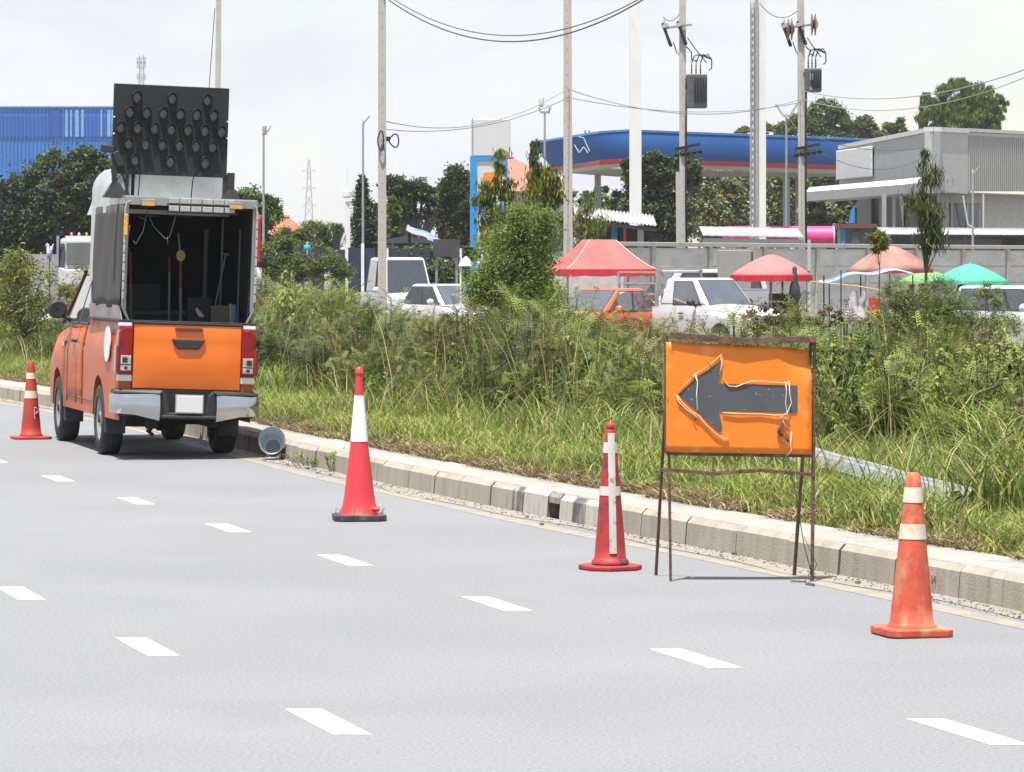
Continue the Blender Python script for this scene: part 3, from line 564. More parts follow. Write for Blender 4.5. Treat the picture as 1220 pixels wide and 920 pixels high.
def hull(t, L_, W_, r, ax, zs, prof, m, xf=None, open_bed=None, noserad=.35, tailrad=.06, bulge=.02, name='body'):
    """body sides lofted over columns with wheel arches; y from 0 (tail) to L_ (nose)"""
    ys = sorted(set(list(np.linspace(0, L_, 60))+[a+s*(r*1.2) for a in ax for s in (-1, 1)]+[a+s*r*1.19 for a in ax for s in (-1, 1)]+[q for q in (open_bed or [])]))
    hw = W_/2; py_ = [p[0] for p in prof]; pz = [p[1] for p in prof]; R = r*1.2
    def top(y): return float(np.interp(y, py_, pz))
    def lo(y):
        z = zs
        for a in ax:
            if abs(y-a) < R: z = max(z, r+sqrt(R*R-(y-a)**2)-.01)
        if y > L_-.5: z = max(z, zs+.0)
        return z
    def wid(y, u):
        w = hw-.012*(1-u)-(.05*max(0, u-.72)/.28)**1
        w += 0 if u > .9 else bulge*sin(pi*u)*0
        dn = L_-y
        if dn < noserad: w -= (1-sqrt(max(0, 1-(1-dn/noserad)**2)))*.16*W_/1.35
        if y < tailrad: w -= (1-y/tailrad)*.02
        fl = sum(.022*math.exp(-((y-a)/(R*1.05))**4) for a in ax); return w+fl*(1 if u < .85 else .3)-.012
    b = MB()
    for s in (-1, 1):
        rows = []
        for y in ys:
            z0, z1 = lo(y), top(y); rows.append([(s*wid(y, (z-zs)/(z1-zs)), y, z) for z in [z0+(z1-z0)*u for u in (0, .12, .3, .5, .7, .82, .91, .97, 1)]])
        b.grid(rows)
        # arch lips turned inwards
        for a in ax:
            ya = [a+R*cos(q)*.999 for q in np.linspace(pi, 0, 15)]
            b.grid([[(s*wid(y, 0.1), y, lo(y)), (s*(wid(y, .1)-.16), y, lo(y)+.01)] for y in ya])
    def cap(y0, y1, n=12):
        rows = []
        for y in np.linspace(y0, y1, n):
            w = wid(y, 1); z = top(y); rows.append([(w*q, y, z+.035*(1-q*q)*(1 if y < L_-.15 else .6)) for q in (-1, -.9, -.6, -.3, 0, .3, .6, .9, 1)])
        b.grid(rows)
    hb = open_bed[1] if open_bed else 0
    cap(hb, L_, 24)
    # nose
    wN = wid(L_, .5); zt = top(L_); b.grid([[(wid(L_, u)*q, L_, zs+(zt-zs)*u+(.02*(1-q*q) if u == 1 else 0)) for q in (-1, -.6, 0, .6, 1)] for u in (0, .3, .6, .9, 1)])
    if not open_bed: zt = top(0); b.grid([[(wid(0, u)*q, 0, zs+(zt-zs)*u+(.035*(1-q*q) if u == 1 else 0)) for q in (-1, -.9, -.6, -.3, 0, .3, .6, .9, 1)] for u in (0, .3, .6, .9, 1)])
    if xf is not None: b.xf(xf)
    return b.build(name, m, t, smooth='auto'), wid, top
def greenhouse(t, hwb, hwr, y0b, y1b, y0r, y1r, zb, zr, m, gm, xf=None, side_split=None, pad=.05, roofm=None):
    """cab upper: shell plus inset panes (rear, windscreen, side windows)"""
    def q(x, y, z): return Vector((x, y, z))
    B = [q(-hwb, y0b, zb), q(hwb, y0b, zb), q(hwb, y1b, zb), q(-hwb, y1b, zb)]; T = [q(-hwr, y0r, zr), q(hwr, y0r, zr), q(hwr, y1r, zr), q(-hwr, y1r, zr)]
    b = MB(); b.hexa(B+T); 
    if xf is not None: b.xf(xf)
    o = b.build('cab', m, t, bevel=.07); 
    ws = []
    def pane(a, b_, c, d, name, u0, u1, v0=.1, v1=.9):
        n = (b_-a).cross(d-a).normalized(); cen = (a+b_+c+d)/4; ref = Vector((0, (y0b+y1b)/2, (zb+zr)/2))
        if n.dot(cen-ref) < 0: n = -n
        f = lambda u, v: (a.lerp(b_, u)).lerp(d.lerp(c, u), v)
        p = [f(u0, v0), f(u1, v0), f(u1, v1), f(u0, v1)]; k = MB(); k.hexa([x-n*.02 for x in p]+[x+n*.006 for x in p])
        if xf is not None: k.xf(xf)
        w = k.build(name, gm, t, bevel=.004)
        k2 = MB(); cc = [f(u0-.02, v0-.03), f(u1+.02, v0-.03), f(u1+.02, v1+.03), f(u0-.02, v1+.03)]; k2.hexa([x-n*.02 for x in cc]+[x+n*.003 for x in cc])
        if xf is not None: k2.xf(xf)
        k2.build('window_seal', blackpl, w, bevel=.003); ws.append(w); return w
    pane(B[3], B[2], T[2], T[3], 'windscreen', .07, .93, .06, .90)
    pane(B[0], B[1], T[1], T[0], 'rear_window', .12, .88, .12, .85)
    sp = side_split or [(.08, .92)]
    for a_, b__ in sp:
        pane(B[0], B[3], T[3], T[0], 'side_window', a_, b__, .08, .86); pane(B[1], B[2], T[2], T[1], 'side_window', a_, b__, .08, .86)
    return o
# ------------------------------------------------------------------ the orange pickup
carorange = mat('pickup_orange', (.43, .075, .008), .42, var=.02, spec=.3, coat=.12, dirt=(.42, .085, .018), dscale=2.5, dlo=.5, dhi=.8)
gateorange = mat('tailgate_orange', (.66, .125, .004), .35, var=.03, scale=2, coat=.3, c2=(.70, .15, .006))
whitem = mat('white_film', (.7, .68, .67), .4, var=.04); redl = mat('red_lens', (.22, .004, .008), .2, var=.3, scale=9, coat=.25, spec=.3); clearl = mat('clear_lens', (.55, .55, .56), .12, .6, var=.3, scale=40, coat=1); redd = mat('dark_red_lens', (.14, .006, .01), .15, coat=1)
silver = mat('silver_sheet', (.50, .515, .53), .32, .55, var=.12, scale=1.6, dirt=(.36, .38, .40), dscale=2.5, dlo=.45, dhi=.7)
alum = mat('aluminium_frame', (.30, .30, .30), .4, .5, var=.15, scale=6); mesh_ = mat('dark_mesh_tarp', (.042, .040, .035), .9, c2=(.065, .062, .055), scale=3, bump=.3, bscale=200, stretch=(1, 1, .5)); amber = mat('amber_lens', (.75, .33, .02), .25, var=.3, scale=60)
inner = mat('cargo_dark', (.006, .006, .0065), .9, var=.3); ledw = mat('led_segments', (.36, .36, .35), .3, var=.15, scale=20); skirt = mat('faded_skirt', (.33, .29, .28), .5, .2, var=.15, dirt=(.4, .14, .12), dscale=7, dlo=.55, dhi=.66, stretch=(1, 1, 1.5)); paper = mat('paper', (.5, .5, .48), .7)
TH = radians(14.4); TY = 35.8
T = thing('pickup_truck', 'orange pickup with silver canopy and black lamp board on its roof, parked at the kerb', 'pickup truck', (-3.10, TY, 0), TH)
XF = Matrix.Translation((0, 0, .4)) @ Matrix.Rotation(radians(1.9), 4, 'Y') @ Matrix.Translation((0, 0, -.4))
def tb(b, name, m, parent=T, **k): b.xf(XF); return b.build(name, m, parent, **k)
Lh, HW = 5.15, .66; AX = (1.15, 4.15); RW = .345
body, wid, top_ = hull(T, Lh, 1.34, RW, AX, .355, [(0, 1.285), (2.2, 1.275), (2.25, 1.25), (3.5, 1.20), (3.9, 1.17), (4.6, 1.08), (5.0, .95), (5.15, .80)], carorange, XF, open_bed=(0, 2.2))
for x_, y_, s_ in ((-.56, AX[0], -1), (.56, AX[0], 1), (-.56, AX[1], -1), (.56, AX[1], 1)): wheel(T, x_, y_, RW, .20, s_)
# underbody, bed floor and walls
b = MB(); b.b2(-.46, .46, .3, 4.9, .36, .50); b.b2(-.62, .62, .0, .28, .46, .62)
b.lathe([(.05, -.5), (.05, -.12), (.12, -.08), (.12, .08), (.05, .12), (.05, .5)], n=16, M=Matrix.Rotation(pi/2, 3, 'Y'), c=(0, 1.15, .34)); b.b2(-.5, -.2, .45, .85, .28, .42); b.tube([(.3, .1, .33), (.3, 1.6, .33)], .035, 8)
tb(b, 'chassis', dark)
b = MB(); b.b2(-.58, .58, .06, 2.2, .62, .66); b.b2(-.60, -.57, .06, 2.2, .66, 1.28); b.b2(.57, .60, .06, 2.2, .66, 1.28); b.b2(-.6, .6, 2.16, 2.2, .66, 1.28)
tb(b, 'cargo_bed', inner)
# inner arch liners
b = MB()
for a in AX:
    for s in (-1, 1):
        pts = [(a+RW*1.19*cos(q), RW+RW*1.19*sin(q)) for q in np.linspace(pi, 0, 15)]
        b.grid([[(s*.60, p[0], p[1]), (s*.38, p[0], p[1])] for p in pts])
tb(b, 'arch_liner', dark)
# rear corner posts, tailgate
b = MB()
for s in (-1, 1): b = MB(); b.b2(s*.515, s*(HW-.012), .004, .10, .64, 1.283); tb(b, 'rear_corner', carorange, bevel=.015)
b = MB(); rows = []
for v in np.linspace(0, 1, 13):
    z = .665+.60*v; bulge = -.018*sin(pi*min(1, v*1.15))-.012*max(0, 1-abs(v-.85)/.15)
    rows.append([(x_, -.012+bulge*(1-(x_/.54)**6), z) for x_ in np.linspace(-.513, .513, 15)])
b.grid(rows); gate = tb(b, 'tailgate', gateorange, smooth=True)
b = MB(); b.b2(-.513, .513, .0, .045, .662, 1.27); tb(b, 'gate_inner', carorange, gate)
b = MB(); b.b2(-.53, .53, -.02, .06, 1.271, 1.293); b.b2(-.66, -.60, -.005, 2.15, 1.283, 1.303); b.b2(.60, .66, -.005, 2.15, 1.283, 1.303); b.b2(-.66, .66, -.008, .05, 1.2935, 1.305); tb(b, 'rail_cap', blackpl, bevel=.006)
b = MB(); b.prism([(-.155, 1.135), (.165, 1.135), (.11, 1.045), (-.10, 1.045)], -.05, -.01); tb(b, 'tailgate_handle', blackpl, gate, bevel=.01)
b = MB(); b.prism([(-.15, 1.145), (.16, 1.145), (.105, 1.035), (-.095, 1.035)], -.035, -.01); tb(b, 'handle_bezel', mat('dark_orange', (.35, .09, .01), .4), gate, bevel=.004)
b = MB(); b.b2(-.125, .14, -.045, -.01, 1.215, 1.245); tb(b, 'brake_lamp', redd, gate, bevel=.008)
for s in (-1, 1):
    x0, x1 = s*.52, s*.655
    b = MB(); b.prism([(x0, 1.235), (s*.60, 1.24), (s*.655, 1.20), (s*.675, .80), (x0, .80)], -.03, .16); tl_ = tb(b, 'tail_light', redl, bevel=.015)
    b = MB(); b.b2(s*.535, s*.635, -.036, -.02, .97, .885); b.b2(s*.535, s*.635, -.036, -.02, .875, .825); tb(b, 'reverse_lens', clearl, tl_, bevel=.006)
    b = MB(); b.b2(s*.645, s*.681, -.033, .10, .80, 1.06); tb(b, 'side_lens', redd, tl_, bevel=.01)
    b = MB(); b.b2(s*.57, s*.62, -.042, -.03, .90, .95); tb(b, 'bulb', blackpl, tl_, bevel=.003); b = MB(); b.b2(s*.57, s*.60, -.042, -.03, .835, .865); tb(b, 'bulb', blackpl, tl_, bevel=.003)
    b = MB(); b.b2(x0, x1, -.006, .09, .725, .785); tb(b, 'white_reflector', whitem, bevel=.004)
    b = MB(); b.b2(s*.53, s*.655, -.004, .09, 1.242, 1.284); tb(b, 'corner_cap', whitem, bevel=.008)
    # bumper ends
    b = MB(); rows = []
    for v in np.linspace(0, 1, 8):
        r = []
        for u in np.linspace(0, 1, 14):
            x_ = .27+.43*u; zt = .615-.012*u; zb_ = .405+.045*max(0, 1-(u)/.55)*-1*.9+.02*u
            yy_ = -.16-.03*sin(pi*v)+.14*max(0, (u-.72)/.28)**2; r.append((s*x_, yy_, zb_+(zt-zb_)*v))
        r.append((s*.71, .12, r[-1][2])); rows.append(r)
    b.grid(rows); tb(b, 'chrome_bumper_end', chrome, smooth=True)
    b = MB(); b.hexa([Vector(q) for q in ((s*.27, -.185, .615), (s*.70, -.04, .605), (s*.70, .15, .615), (s*.27, .05, .615), (s*.24, -.165, .652), (s*.69, -.03, .645), (s*.69, .15, .65), (s*.24, .05, .65))]); tb(b, 'bumper_step', blackpl, bevel=.012)
b = MB(); b.prism([(-.32, .655), (-.24, .645), (-.20, .60), (-.17, .44), (.17, .44), (.20, .60), (.24, .645), (.32, .655), (.29, .385), (-.29, .385)], -.13, .02); b.b2(-.28, .28, -.165, .0, .385, .42); tb(b, 'rear_bumper', blackpl, bevel=.012)
b = MB(); b.b2(-.64, .64, -.05, .03, .40, .655); tb(b, 'bumper_backing', dark)
b = MB(); b.b2(-.125, .15, -.165, -.15, .435, .615); pl_ = tb(b, 'license_plate', alum, bevel=.012)
b = MB(); b.b2(-.113, .138, -.169, -.16, .447, .603); tb(b, 'plate_face', mat('plate_white', (.60, .60, .59), .5, var=.02), pl_, bevel=.003)
for s, y_ in ((-1, .74), (1, .74), (-1, 3.66), (1, 3.66)):
    b = MB(); b.b2(s*.45, s*.655, y_, y_+.02, .20, .52); tb(b, 'mud_flap', mat('flap', (.045, .045, .047), .8), bevel=.01)
b = MB(); b.tube([(-.30, .05, .30), (-.34, .0, .25), (-.30, -.02, .22), (-.36, .0, .27)], .018, 8); b.b2(-.36, -.25, .0, .1, .28, .4); tb(b, 'tow_hook', dark, smooth=True)
# doors, handles, fuel flap, mirror
for s in (-1, 1):
    def side(y, z, o=.004): 
        u = (z-.355)/(top_(y)-.355); return Vector((s*(wid(y, u)+o), y, z))
    b = MB(); gp = [[(side(y_, z, .0035)) for z in np.linspace(.50, 1.19, 9)] for y_ in np.linspace(2.42, 3.5, 9)]; b.grid(gp); dr = tb(b, 'door', carorange, smooth=True, solid=.006)
    b = MB()
    for y_ in (2.40, 2.85, 3.52): b.tube([side(y_, z, .004) for z in np.linspace(.42, 1.2, 7)], .006, 4)
    b.tube([side(y_, .475, .004) for y_ in np.linspace(1.7, 3.6, 8)], .005, 4); b.tube([side(y_, 1.03, .002) for y_ in np.linspace(2.3, 3.9, 8)], .006, 4); tb(b, 'door_gap', mat('gap', (.12, .03, .01), .8), dr)
    b = MB(); b.tube([side(2.92, 1.05, .01), side(2.97, 1.05, .035), side(3.08, 1.05, .035), side(3.13, 1.05, .01)], .016, 8); tb(b, 'door_handle', blackpl, dr, smooth=True)
    b = MB(); b.prism([(3.72, .98), (3.9, .98), (3.9, 1.03), (3.75, 1.03)], s*(wid(3.8, .8)+.0), s*(wid(3.8, .8)+.012), 'x'); tb(b, 'side_indicator', chrome, bevel=.004)
    b = MB(); M_ = Matrix.Rotation(pi/2, 3, 'Y'); b.lathe([(.125, -.003), (.125, .006)], n=28, M=M_ @ Matrix.Diagonal((1.35, 1.5, 1)), c=(s*(wid(.75, .8)+.022), .62, 1.06)); tb(b, 'door_roundel', whitem)
    # mirror
    rows = []; b = MB(); b.lathe([(.02, -.055), (.085, -.05), (.105, -.02), (.105, .03), (.07, .06), (.01, .07)], n=20, M=Matrix.Rotation(-pi/2, 3, 'X'), c=(s*.765, 3.62, 1.36), sx=.95, sy=.92); b.bar((s*.70, 3.6, 1.29), (s*.60, 3.62, 1.24), .05, .04); mr_ = tb(b, 'wing_mirror', blackpl, smooth=True)
    b = MB(); b.lathe([(.088, 0), (.086, .004)], n=20, M=Matrix.Rotation(-pi/2, 3, 'X'), c=(s*.765, 3.565, 1.36), sx=.93, sy=.9); tb(b, 'mirror_glass', mat('mirror_dark', (.05, .055, .06), .15, .5), mr_)
greenhouse(T, .635, .50, 2.22, 4.02, 2.30, 3.30, 1.19, 1.80, carorange, glassb, XF, side_split=[(.05, .38), (.44, .86)])
b = MB(); b.tube([(-.645, 4.00, 1.22), (-.56, 3.62, 1.52), (-.515, 3.28, 1.78)], .018, 6); b.tube([(.645, 4.00, 1.22), (.56, 3.62, 1.52), (.515, 3.28, 1.78)], .018, 6); tb(b, 'pillar_trim', blackpl)
for s in (-1, 1):
    b = MB(); b.hexa([Vector((s*a, y_, z)) for a, y_, z in ((.35, 5.10, .78), (.60, 4.95, .80), (.60, 4.8, .80), (.35, 5.0, .78), (.37, 5.08, .90), (.60, 4.90, .94), (.60, 4.7, .94), (.37, 4.95, .90))]); tb(b, 'headlight', clearl, bevel=.01)
b = MB(); b.b2(-.34, .34, 5.12, 5.17, .62, .84); tb(b, 'grille', chrome, bevel=.02); b = MB(); b.b2(-.60, .60, 5.05, 5.24, .36, .58); tb(b, 'front_bumper', carorange, bevel=.05)
# ---- canopy
CW = .63; z0, z1 = 1.305, 2.43; yB = 2.15
b = MB()
for s in (-1, 1):
    b.tube([(s*(CW-.06), .03, z0), (s*(CW), .01, z0+.13), (s*CW, .0, z1-.08), (s*(CW-.01), .005, z1-.02), (s*(CW-.05), .01, z1)], .013, 8)
    b.b2(s*(CW-.005), s*(CW-.035), .02, .05, z0+.1, z1); b.b2(s*(CW-.03), s*(CW+.0), yB-.04, yB, z0, z1)
    b.b2(s*(CW-.03), s*(CW+.01), .02, yB, z1-.03, z1+.03); b.b2(s*(CW-.02), s*(CW), .02, yB, z0+.12, z0+.14)
b.b2(-CW, CW, .0, .05, z1-.035, z1+.035); b.b2(-CW, CW, yB-.04, yB, z1-.03, z1+.03)
tb(b, 'canopy_frame', alum, smooth='auto')
for s in (-1, 1):
    b = MB(); rows = []
    for y_ in np.linspace(.06, yB-.22, 14):
        rows.append([(s*(CW+.012+.006*sin(y_*9+z_*5)), y_, z_) for z_ in np.linspace(z0+.12+.015*sin(y_*6), z1-.035, 12)])
    b.grid(rows); tb(b, 'side_tarp', mesh_, smooth=True, solid=.006)
    b = MB(); b.b2(s*(CW-.004), s*(CW+.02), yB-.22, yB, 1.66, z1-.03); tb(b, 'front_side_panel', silver, bevel=.008)
    b = MB(); b.hexa([Vector(q) for q in ((s*.625, .03, 1.306), (s*.63, .03, 1.306), (s*.63, yB, 1.306), (s*.625, yB, 1.306), (s*.620, .03+.14, 1.44), (s*.645, .10, 1.44), (s*.645, yB, 1.44), (s*.62, yB, 1.44))]); tb(b, 'lower_skirt', skirt)
    b = MB(); b.b2(s*(CW-.006), s*(CW+.006), -.004, .055, 1.45, z1-.05)
    tb(b, 'light_strip_backing', blackpl if s > 0 else alum, bevel=.004)
    b = MB()
    for k in range(10):
        if s < 0 and k > 6: continue
        b.b2(s*(CW-.008), s*(CW+.012), -.016, -.002, 1.50+k*.088, 1.50+k*.088+.07)
    tb(b, 'light_strip', ledw, bevel=.004)
b = MB(); b.b2(-CW-.012, -CW+.022, -.026, -.004, 2.10, 2.30); tb(b, 'amber_side_lamp', amber, bevel=.006)
# flat roof and the curved air hump at the front
b = MB(); b.b2(-CW, CW, .02, yB, z1+.035, z1+.05); tb(b, 'canopy_roof', silver)
b = MB(); prof_ = [(-CW-.012, z1-.10), (-CW-.012, 2.52)]+[(-CW+.19-.202*cos(a), 2.56+.23*sin(a)) for a in np.linspace(.1, pi/2, 7)]+[(CW-.19+.202*cos(a), 2.56+.23*sin(a)) for a in np.linspace(pi/2, .1, 7)]+[(CW+.012, 2.52), (CW+.012, z1-.10)]
prof_ = [(x_*.93-.06 if x_ > 0 else x_, z_) for x_, z_ in prof_]; b.prism(prof_, .95, 2.2); 
b.hexa([Vector(q) for q in ((-CW-.01, 2.2, z1-.1), (CW+.01, 2.2, z1-.1), (CW-.02, 2.75, z1-.1), (-CW+.02, 2.75, z1-.1), (-CW+.1, 2.2, 2.78), (CW-.1, 2.2, 2.78), (CW-.1, 2.7, 2.45), (-CW+.1, 2.7, 2.45))])
tb(b, 'roof_hump', silver, smooth='auto')
b = MB(); b.prism([(-.50, z1+.06), (-.47, z1+.06), (-.47, 2.75), (-.50, 2.75)], .93, .95); b.tube([(-.62, .94, 2.5)]+[(-CW+.22-.19*cos(a), .94, 2.56+.20*sin(a)) for a in np.linspace(0, pi/2, 6)], .006, 5); tb(b, 'hump_seam', dark)
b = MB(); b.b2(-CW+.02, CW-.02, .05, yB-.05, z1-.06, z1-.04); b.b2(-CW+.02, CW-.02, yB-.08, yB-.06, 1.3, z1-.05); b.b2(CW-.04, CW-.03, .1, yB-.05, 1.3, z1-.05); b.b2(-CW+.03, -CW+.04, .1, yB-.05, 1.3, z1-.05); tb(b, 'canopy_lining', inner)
# lamps of the rear header
b = MB()
for j, zz in enumerate((z1+.012, z1-.062)):
    for k in range(6):
        x_ = -.22+k*.107; b.b2(x_, x_+.096, -.022, -.002, zz-.022, zz+.028)
tb(b, 'header_light_bar', ledw, bevel=.004)
b = MB(); b.b2(-.24, .44, -.012, .01, z1-.10, z1-.087); b.b2(-.24, .44, -.012, .01, z1-.028, z1-.014); tb(b, 'header_bar_housing', blackpl)
for x_ in (-.42, .42):
    b = MB(); b.b2(x_-.065, x_+.065, -.045, .0, z1-.045, z1+.02); am = tb(b, 'amber_lamp', alum, bevel=.005)
    b = MB(); 
    for k in range(6): b.b2(x_-.055+k*.0185, x_-.055+k*.0185+.016, -.05, -.03, z1-.04, z1-.008)
    tb(b, 'amber_lens', amber, am)
# hanging wires inside the opening
b = MB()
for pts in ([(-.44, .02, 2.38), (-.36, .03, 2.2), (-.24, .02, 2.08), (-.20, .02, 2.1), (-.13, .02, 2.36)], [(-.42, .03, 2.36), (-.45, .03, 2.15), (-.52, .03, 2.02), (-.54, .03, 2.05)], [(-.22, .02, 2.10), (-.215, .02, 2.02)], [(-.58, .03, 2.2), (-.60, .03, 2.0), (-.57, .03, 1.96)], [(-.50, .03, 2.28), (-.42, .03, 2.25)]): b.tube(pts, .003, 5)
tb(b, 'hanging_wire', mat('grey_wire', (.12, .12, .12), .6), smooth=True)
# ---- lamp board
BX, BZ0, BZ1, BY = -.17, 2.69, 3.55, .34; BWd = .555
b = MB(); b.b2(BX-BWd, BX+BWd, BY, BY+.05, BZ0, BZ1); bd = tb(b, 'arrow_board', mat('board_black', (.009, .011, .013), .75, var=.1), bevel=.006)
lens = mat('lamp_lens', (.085, .083, .085), .45, var=.3, scale=30, coat=.2)
rowsL = [(3.425, [-1, 0, 1], 2.09), (3.28, [-2.5, -1.5, -.5, .5, 1.5, 2.5], 1), (3.13, [-3, -2, -1, 0, 1, 2, 3], 1), (2.98, [-2.5, -1.5, -.5, .5, 1.5, 2.5], 1), (2.825, [-1, 0, 1], 2.09)]
MX = Matrix.Rotation(pi/2, 3, 'X')
for zz, xs, mul in rowsL:
    for xx in xs:
        cx = BX+xx*mul*.162; c_ = (cx, BY, zz)
        b = MB(); b.lathe([(.044, 0), (.044, .030), (.041, .034), (.039, .028)], n=20, M=MX, c=c_, sy=1.35, capb=False, capt=False); lp_ = tb(b, 'lamp', blackpl, bd, smooth='auto')
        b = MB(); b.lathe([(.040, .024), (.032, .034), (.014, .040), (.001, .041)], n=18, M=MX, c=c_, sy=1.35, capb=False, capt=False); tb(b, 'lens', lens, lp_, smooth=True)
        b = MB(); b.grid([[(cx+.046*sin(a), BY-yq, zz+.060*cos(a)) for a in np.linspace(-1.35, 1.35, 11)] for yq in (0, .04, .06)]); tb(b, 'visor', blackpl, lp_, smooth=True, solid=.003)
for x_ in (BX-BWd+.008, BX+BWd-.008):
    for zz in (3.07, 3.23): b = MB(); b.lathe([(.009, 0), (.007, .006)], n=10, M=MX, c=(x_, BY, zz)); tb(b, 'board_bolt', whitem, bd)
b = MB(); b.hexa([Vector(q) for q in ((-.80, .28, 2.46), (-.56, .28, 2.46), (-.56, .42, 2.46), (-.80, .42, 2.46), (-.72, .30, 2.60), (-.65, .30, 2.60), (-.65, .40, 2.60), (-.72, .40, 2.60))])
b.bar((-.69, .35, 2.58), (-.71, .35, 2.88), .05); b.bar((-.68, .33, 2.60), (-.60, .33, 2.50), .025); b.bar((-.62, .36, 2.70), (-.55, .36, 2.48), .02); tb(b, 'board_bracket', blackpl)
b = MB(); b.bar((-.84, .33, 2.93), (-.71, .33, 2.92), .05, .07); b.bar((-.70, .34, 2.90), (-.64, .34, 2.76), .08, .07); tb(b, 'warning_siren', blackpl, bevel=.01)
b = MB(); b.hexa([Vector(q) for q in ((.33, .28, 2.46), (.53, .28, 2.46), (.53, .42, 2.46), (.33, .42, 2.46), (.40, .30, 2.58), (.46, .30, 2.58), (.46, .40, 2.58), (.40, .40, 2.58))]); b.b2(.40, .46, .32, .42, 2.5, 2.74); b.b2(BX+BWd-.03, BX+BWd+.03, .35, .39, 2.5, 2.72); tb(b, 'board_bracket', blackpl)
b = MB(); b.b2(BX-.35, BX-.32, .42, .44, 2.45, 2.80)
for pts in ([(-.50, .30, 2.77), (-.46, .3, 2.68), (-.47, .3, 2.48)], [(.08, .3, 2.78), (.05, .3, 2.64), (.04, .3, 2.48)], [(-.74, .3, 2.75), (-.70, .3, 2.64), (-.74, .3, 2.56)]): b.tube(pts, .006, 5)
b.tube([(.06, .3, 2.74), (.06, .3, 2.70)], .012, 6); tb(b, 'board_cable', dark)
# ---- things carried in the bed (inside the canopy)
def cargo(name, label, cat, loc, parts):
    c = thing(name, label, cat, (T.location.x+(Matrix.Rotation(TH, 3, 'Z') @ Vector(loc)).x, T.location.y+(Matrix.Rotation(TH, 3, 'Z') @ Vector(loc)).y, loc[2]), TH)
    for nm, mb, mt in parts: mb.build(nm, mt, c)
poleg = mat('pole_grey', (.10, .10, .10), .6, .2); poler = mat('pole_red', (.09, .008, .008), .6); dgrey = mat('dark_steel_box', (.03, .03, .032), .6, .2, var=.3, scale=4)
cargo('warning_pole', 'grey pole with red top and yellow reflector, upright inside the pickup canopy', 'pole', (.04, .5, .67), [('shaft', MB().tube([(0, 0, 0), (0, 0, .95)], .016, 8), poleg), ('red_section', MB().tube([(0, 0, .951), (0, 0, 1.22)], .017, 8), poler), ('reflector', MB().lathe([(.045, 0), (.045, .015)], n=16, M=MX, c=(0, -.01, 1.26), sy=1.2), mat('dim_yellow', (.2, .17, .04), .4)), ('tip', MB().tube([(0, 0, 1.221), (-.02, 0, 1.48)], .01, 6), poleg)])
cargo('warning_pole', 'thinner dark pole standing just left of the pole with the yellow reflector', 'pole', (-.07, .55, .67), [('shaft', MB().tube([(0, 0, 0), (.01, 0, 1.1)], .012, 8), mat('pole_dark', (.09, .09, .09), .5)), ('red_section', MB().tube([(.01, 0, 1.101), (.01, 0, 1.25)], .013, 8), poler)])
cargo('warning_pole', 'brown pole with a red top leaning at the left inside the cargo opening', 'pole', (-.42, .6, .67), [('shaft', MB().tube([(0, 0, 0), (-.01, 0, 1.0)], .016, 8), mat('pole_brown', (.10, .085, .06), .7)), ('red_section', MB().tube([(-.01, 0, 1.001), (-.02, 0, 1.3)], .02, 8), mat('dim_red', (.1, .01, .012), .5))])
cargo('steel_box', 'long dark steel tool box across the back of the cargo space', 'tool box', (-.05, 1.7, .67), [('box_body', MB().b2(-.42, .30, -.1, .2, 0, .68), dgrey), ('box_front', MB().b2(-.44, .06, -.14, -.105, .72, .98), dgrey), ('lid', MB().b2(-.44, .32, -.12, .22, .682, .715), poleg)])
cargo('leaning_board', 'dark upright panel with a white paper on it, inside the pickup canopy', 'board', (.27, .8, .67), [('panel', MB().b2(-.11, .12, 0, .02, 0, .86), mat('panel_dark', (.018, .019, .02), .7)), ('paper', MB().prism([(-.04, .86-.12), (-.02, .86-.10), (.05, .68), (.04, .66), (.0, .67)], -.006, -.002), paper)])
cargo('leaning_board', 'brown board with a blue edge at the right of the cargo opening', 'board', (.45, .35, .67), [('panel', MB().b2(-.14, .04, 0, .02, 0, .78), mat('panel_brown', (.06, .055, .045), .7)), ('panel_edge', MB().b2(.041, .055, -.004, .03, 0, .80), mat('edge_pale', (.25, .24, .2), .7)), ('blue_sheet', MB().b2(.058, .10, .0, .03, 0, .79), mat('blue_sheet', (.02, .16, .34), .5))])
cargo('shovel', 'slim tool leaning diagonally behind the boards at the right of the cargo opening', 'shovel', (.36, .5, .67), [('shaft', MB().tube([(0, 0, 0.7), (.12, 0, 1.27)], .009, 6), poleg), ('handle', MB().tube([(.09, 0, 1.28), (.15, 0, 1.27)], .011, 6), poleg)])
cargo('shovel', 'dark pair of rods leaning at the left post of the cargo opening', 'rod', (-.56, .2, .67), [('shaft', MB().tube([(.10, 0, 0), (-.01, 0, 1.1)], .012, 6), poleg), ('second_rod', MB().tube([(.06, .05, 0), (-.01, .05, .9)], .01, 6), poleg)])
b = MB(); b.b2(.30, .34, 1.0, 1.02, 1.3, 2.2); b.b2(.40, .42, .6, .62, .67, 2.3); b.b2(.52, .535, .3, .32, .67, 2.2)
tb(b, 'canopy_inner_post', mat('dim_post', (.06, .06, .06), .6))
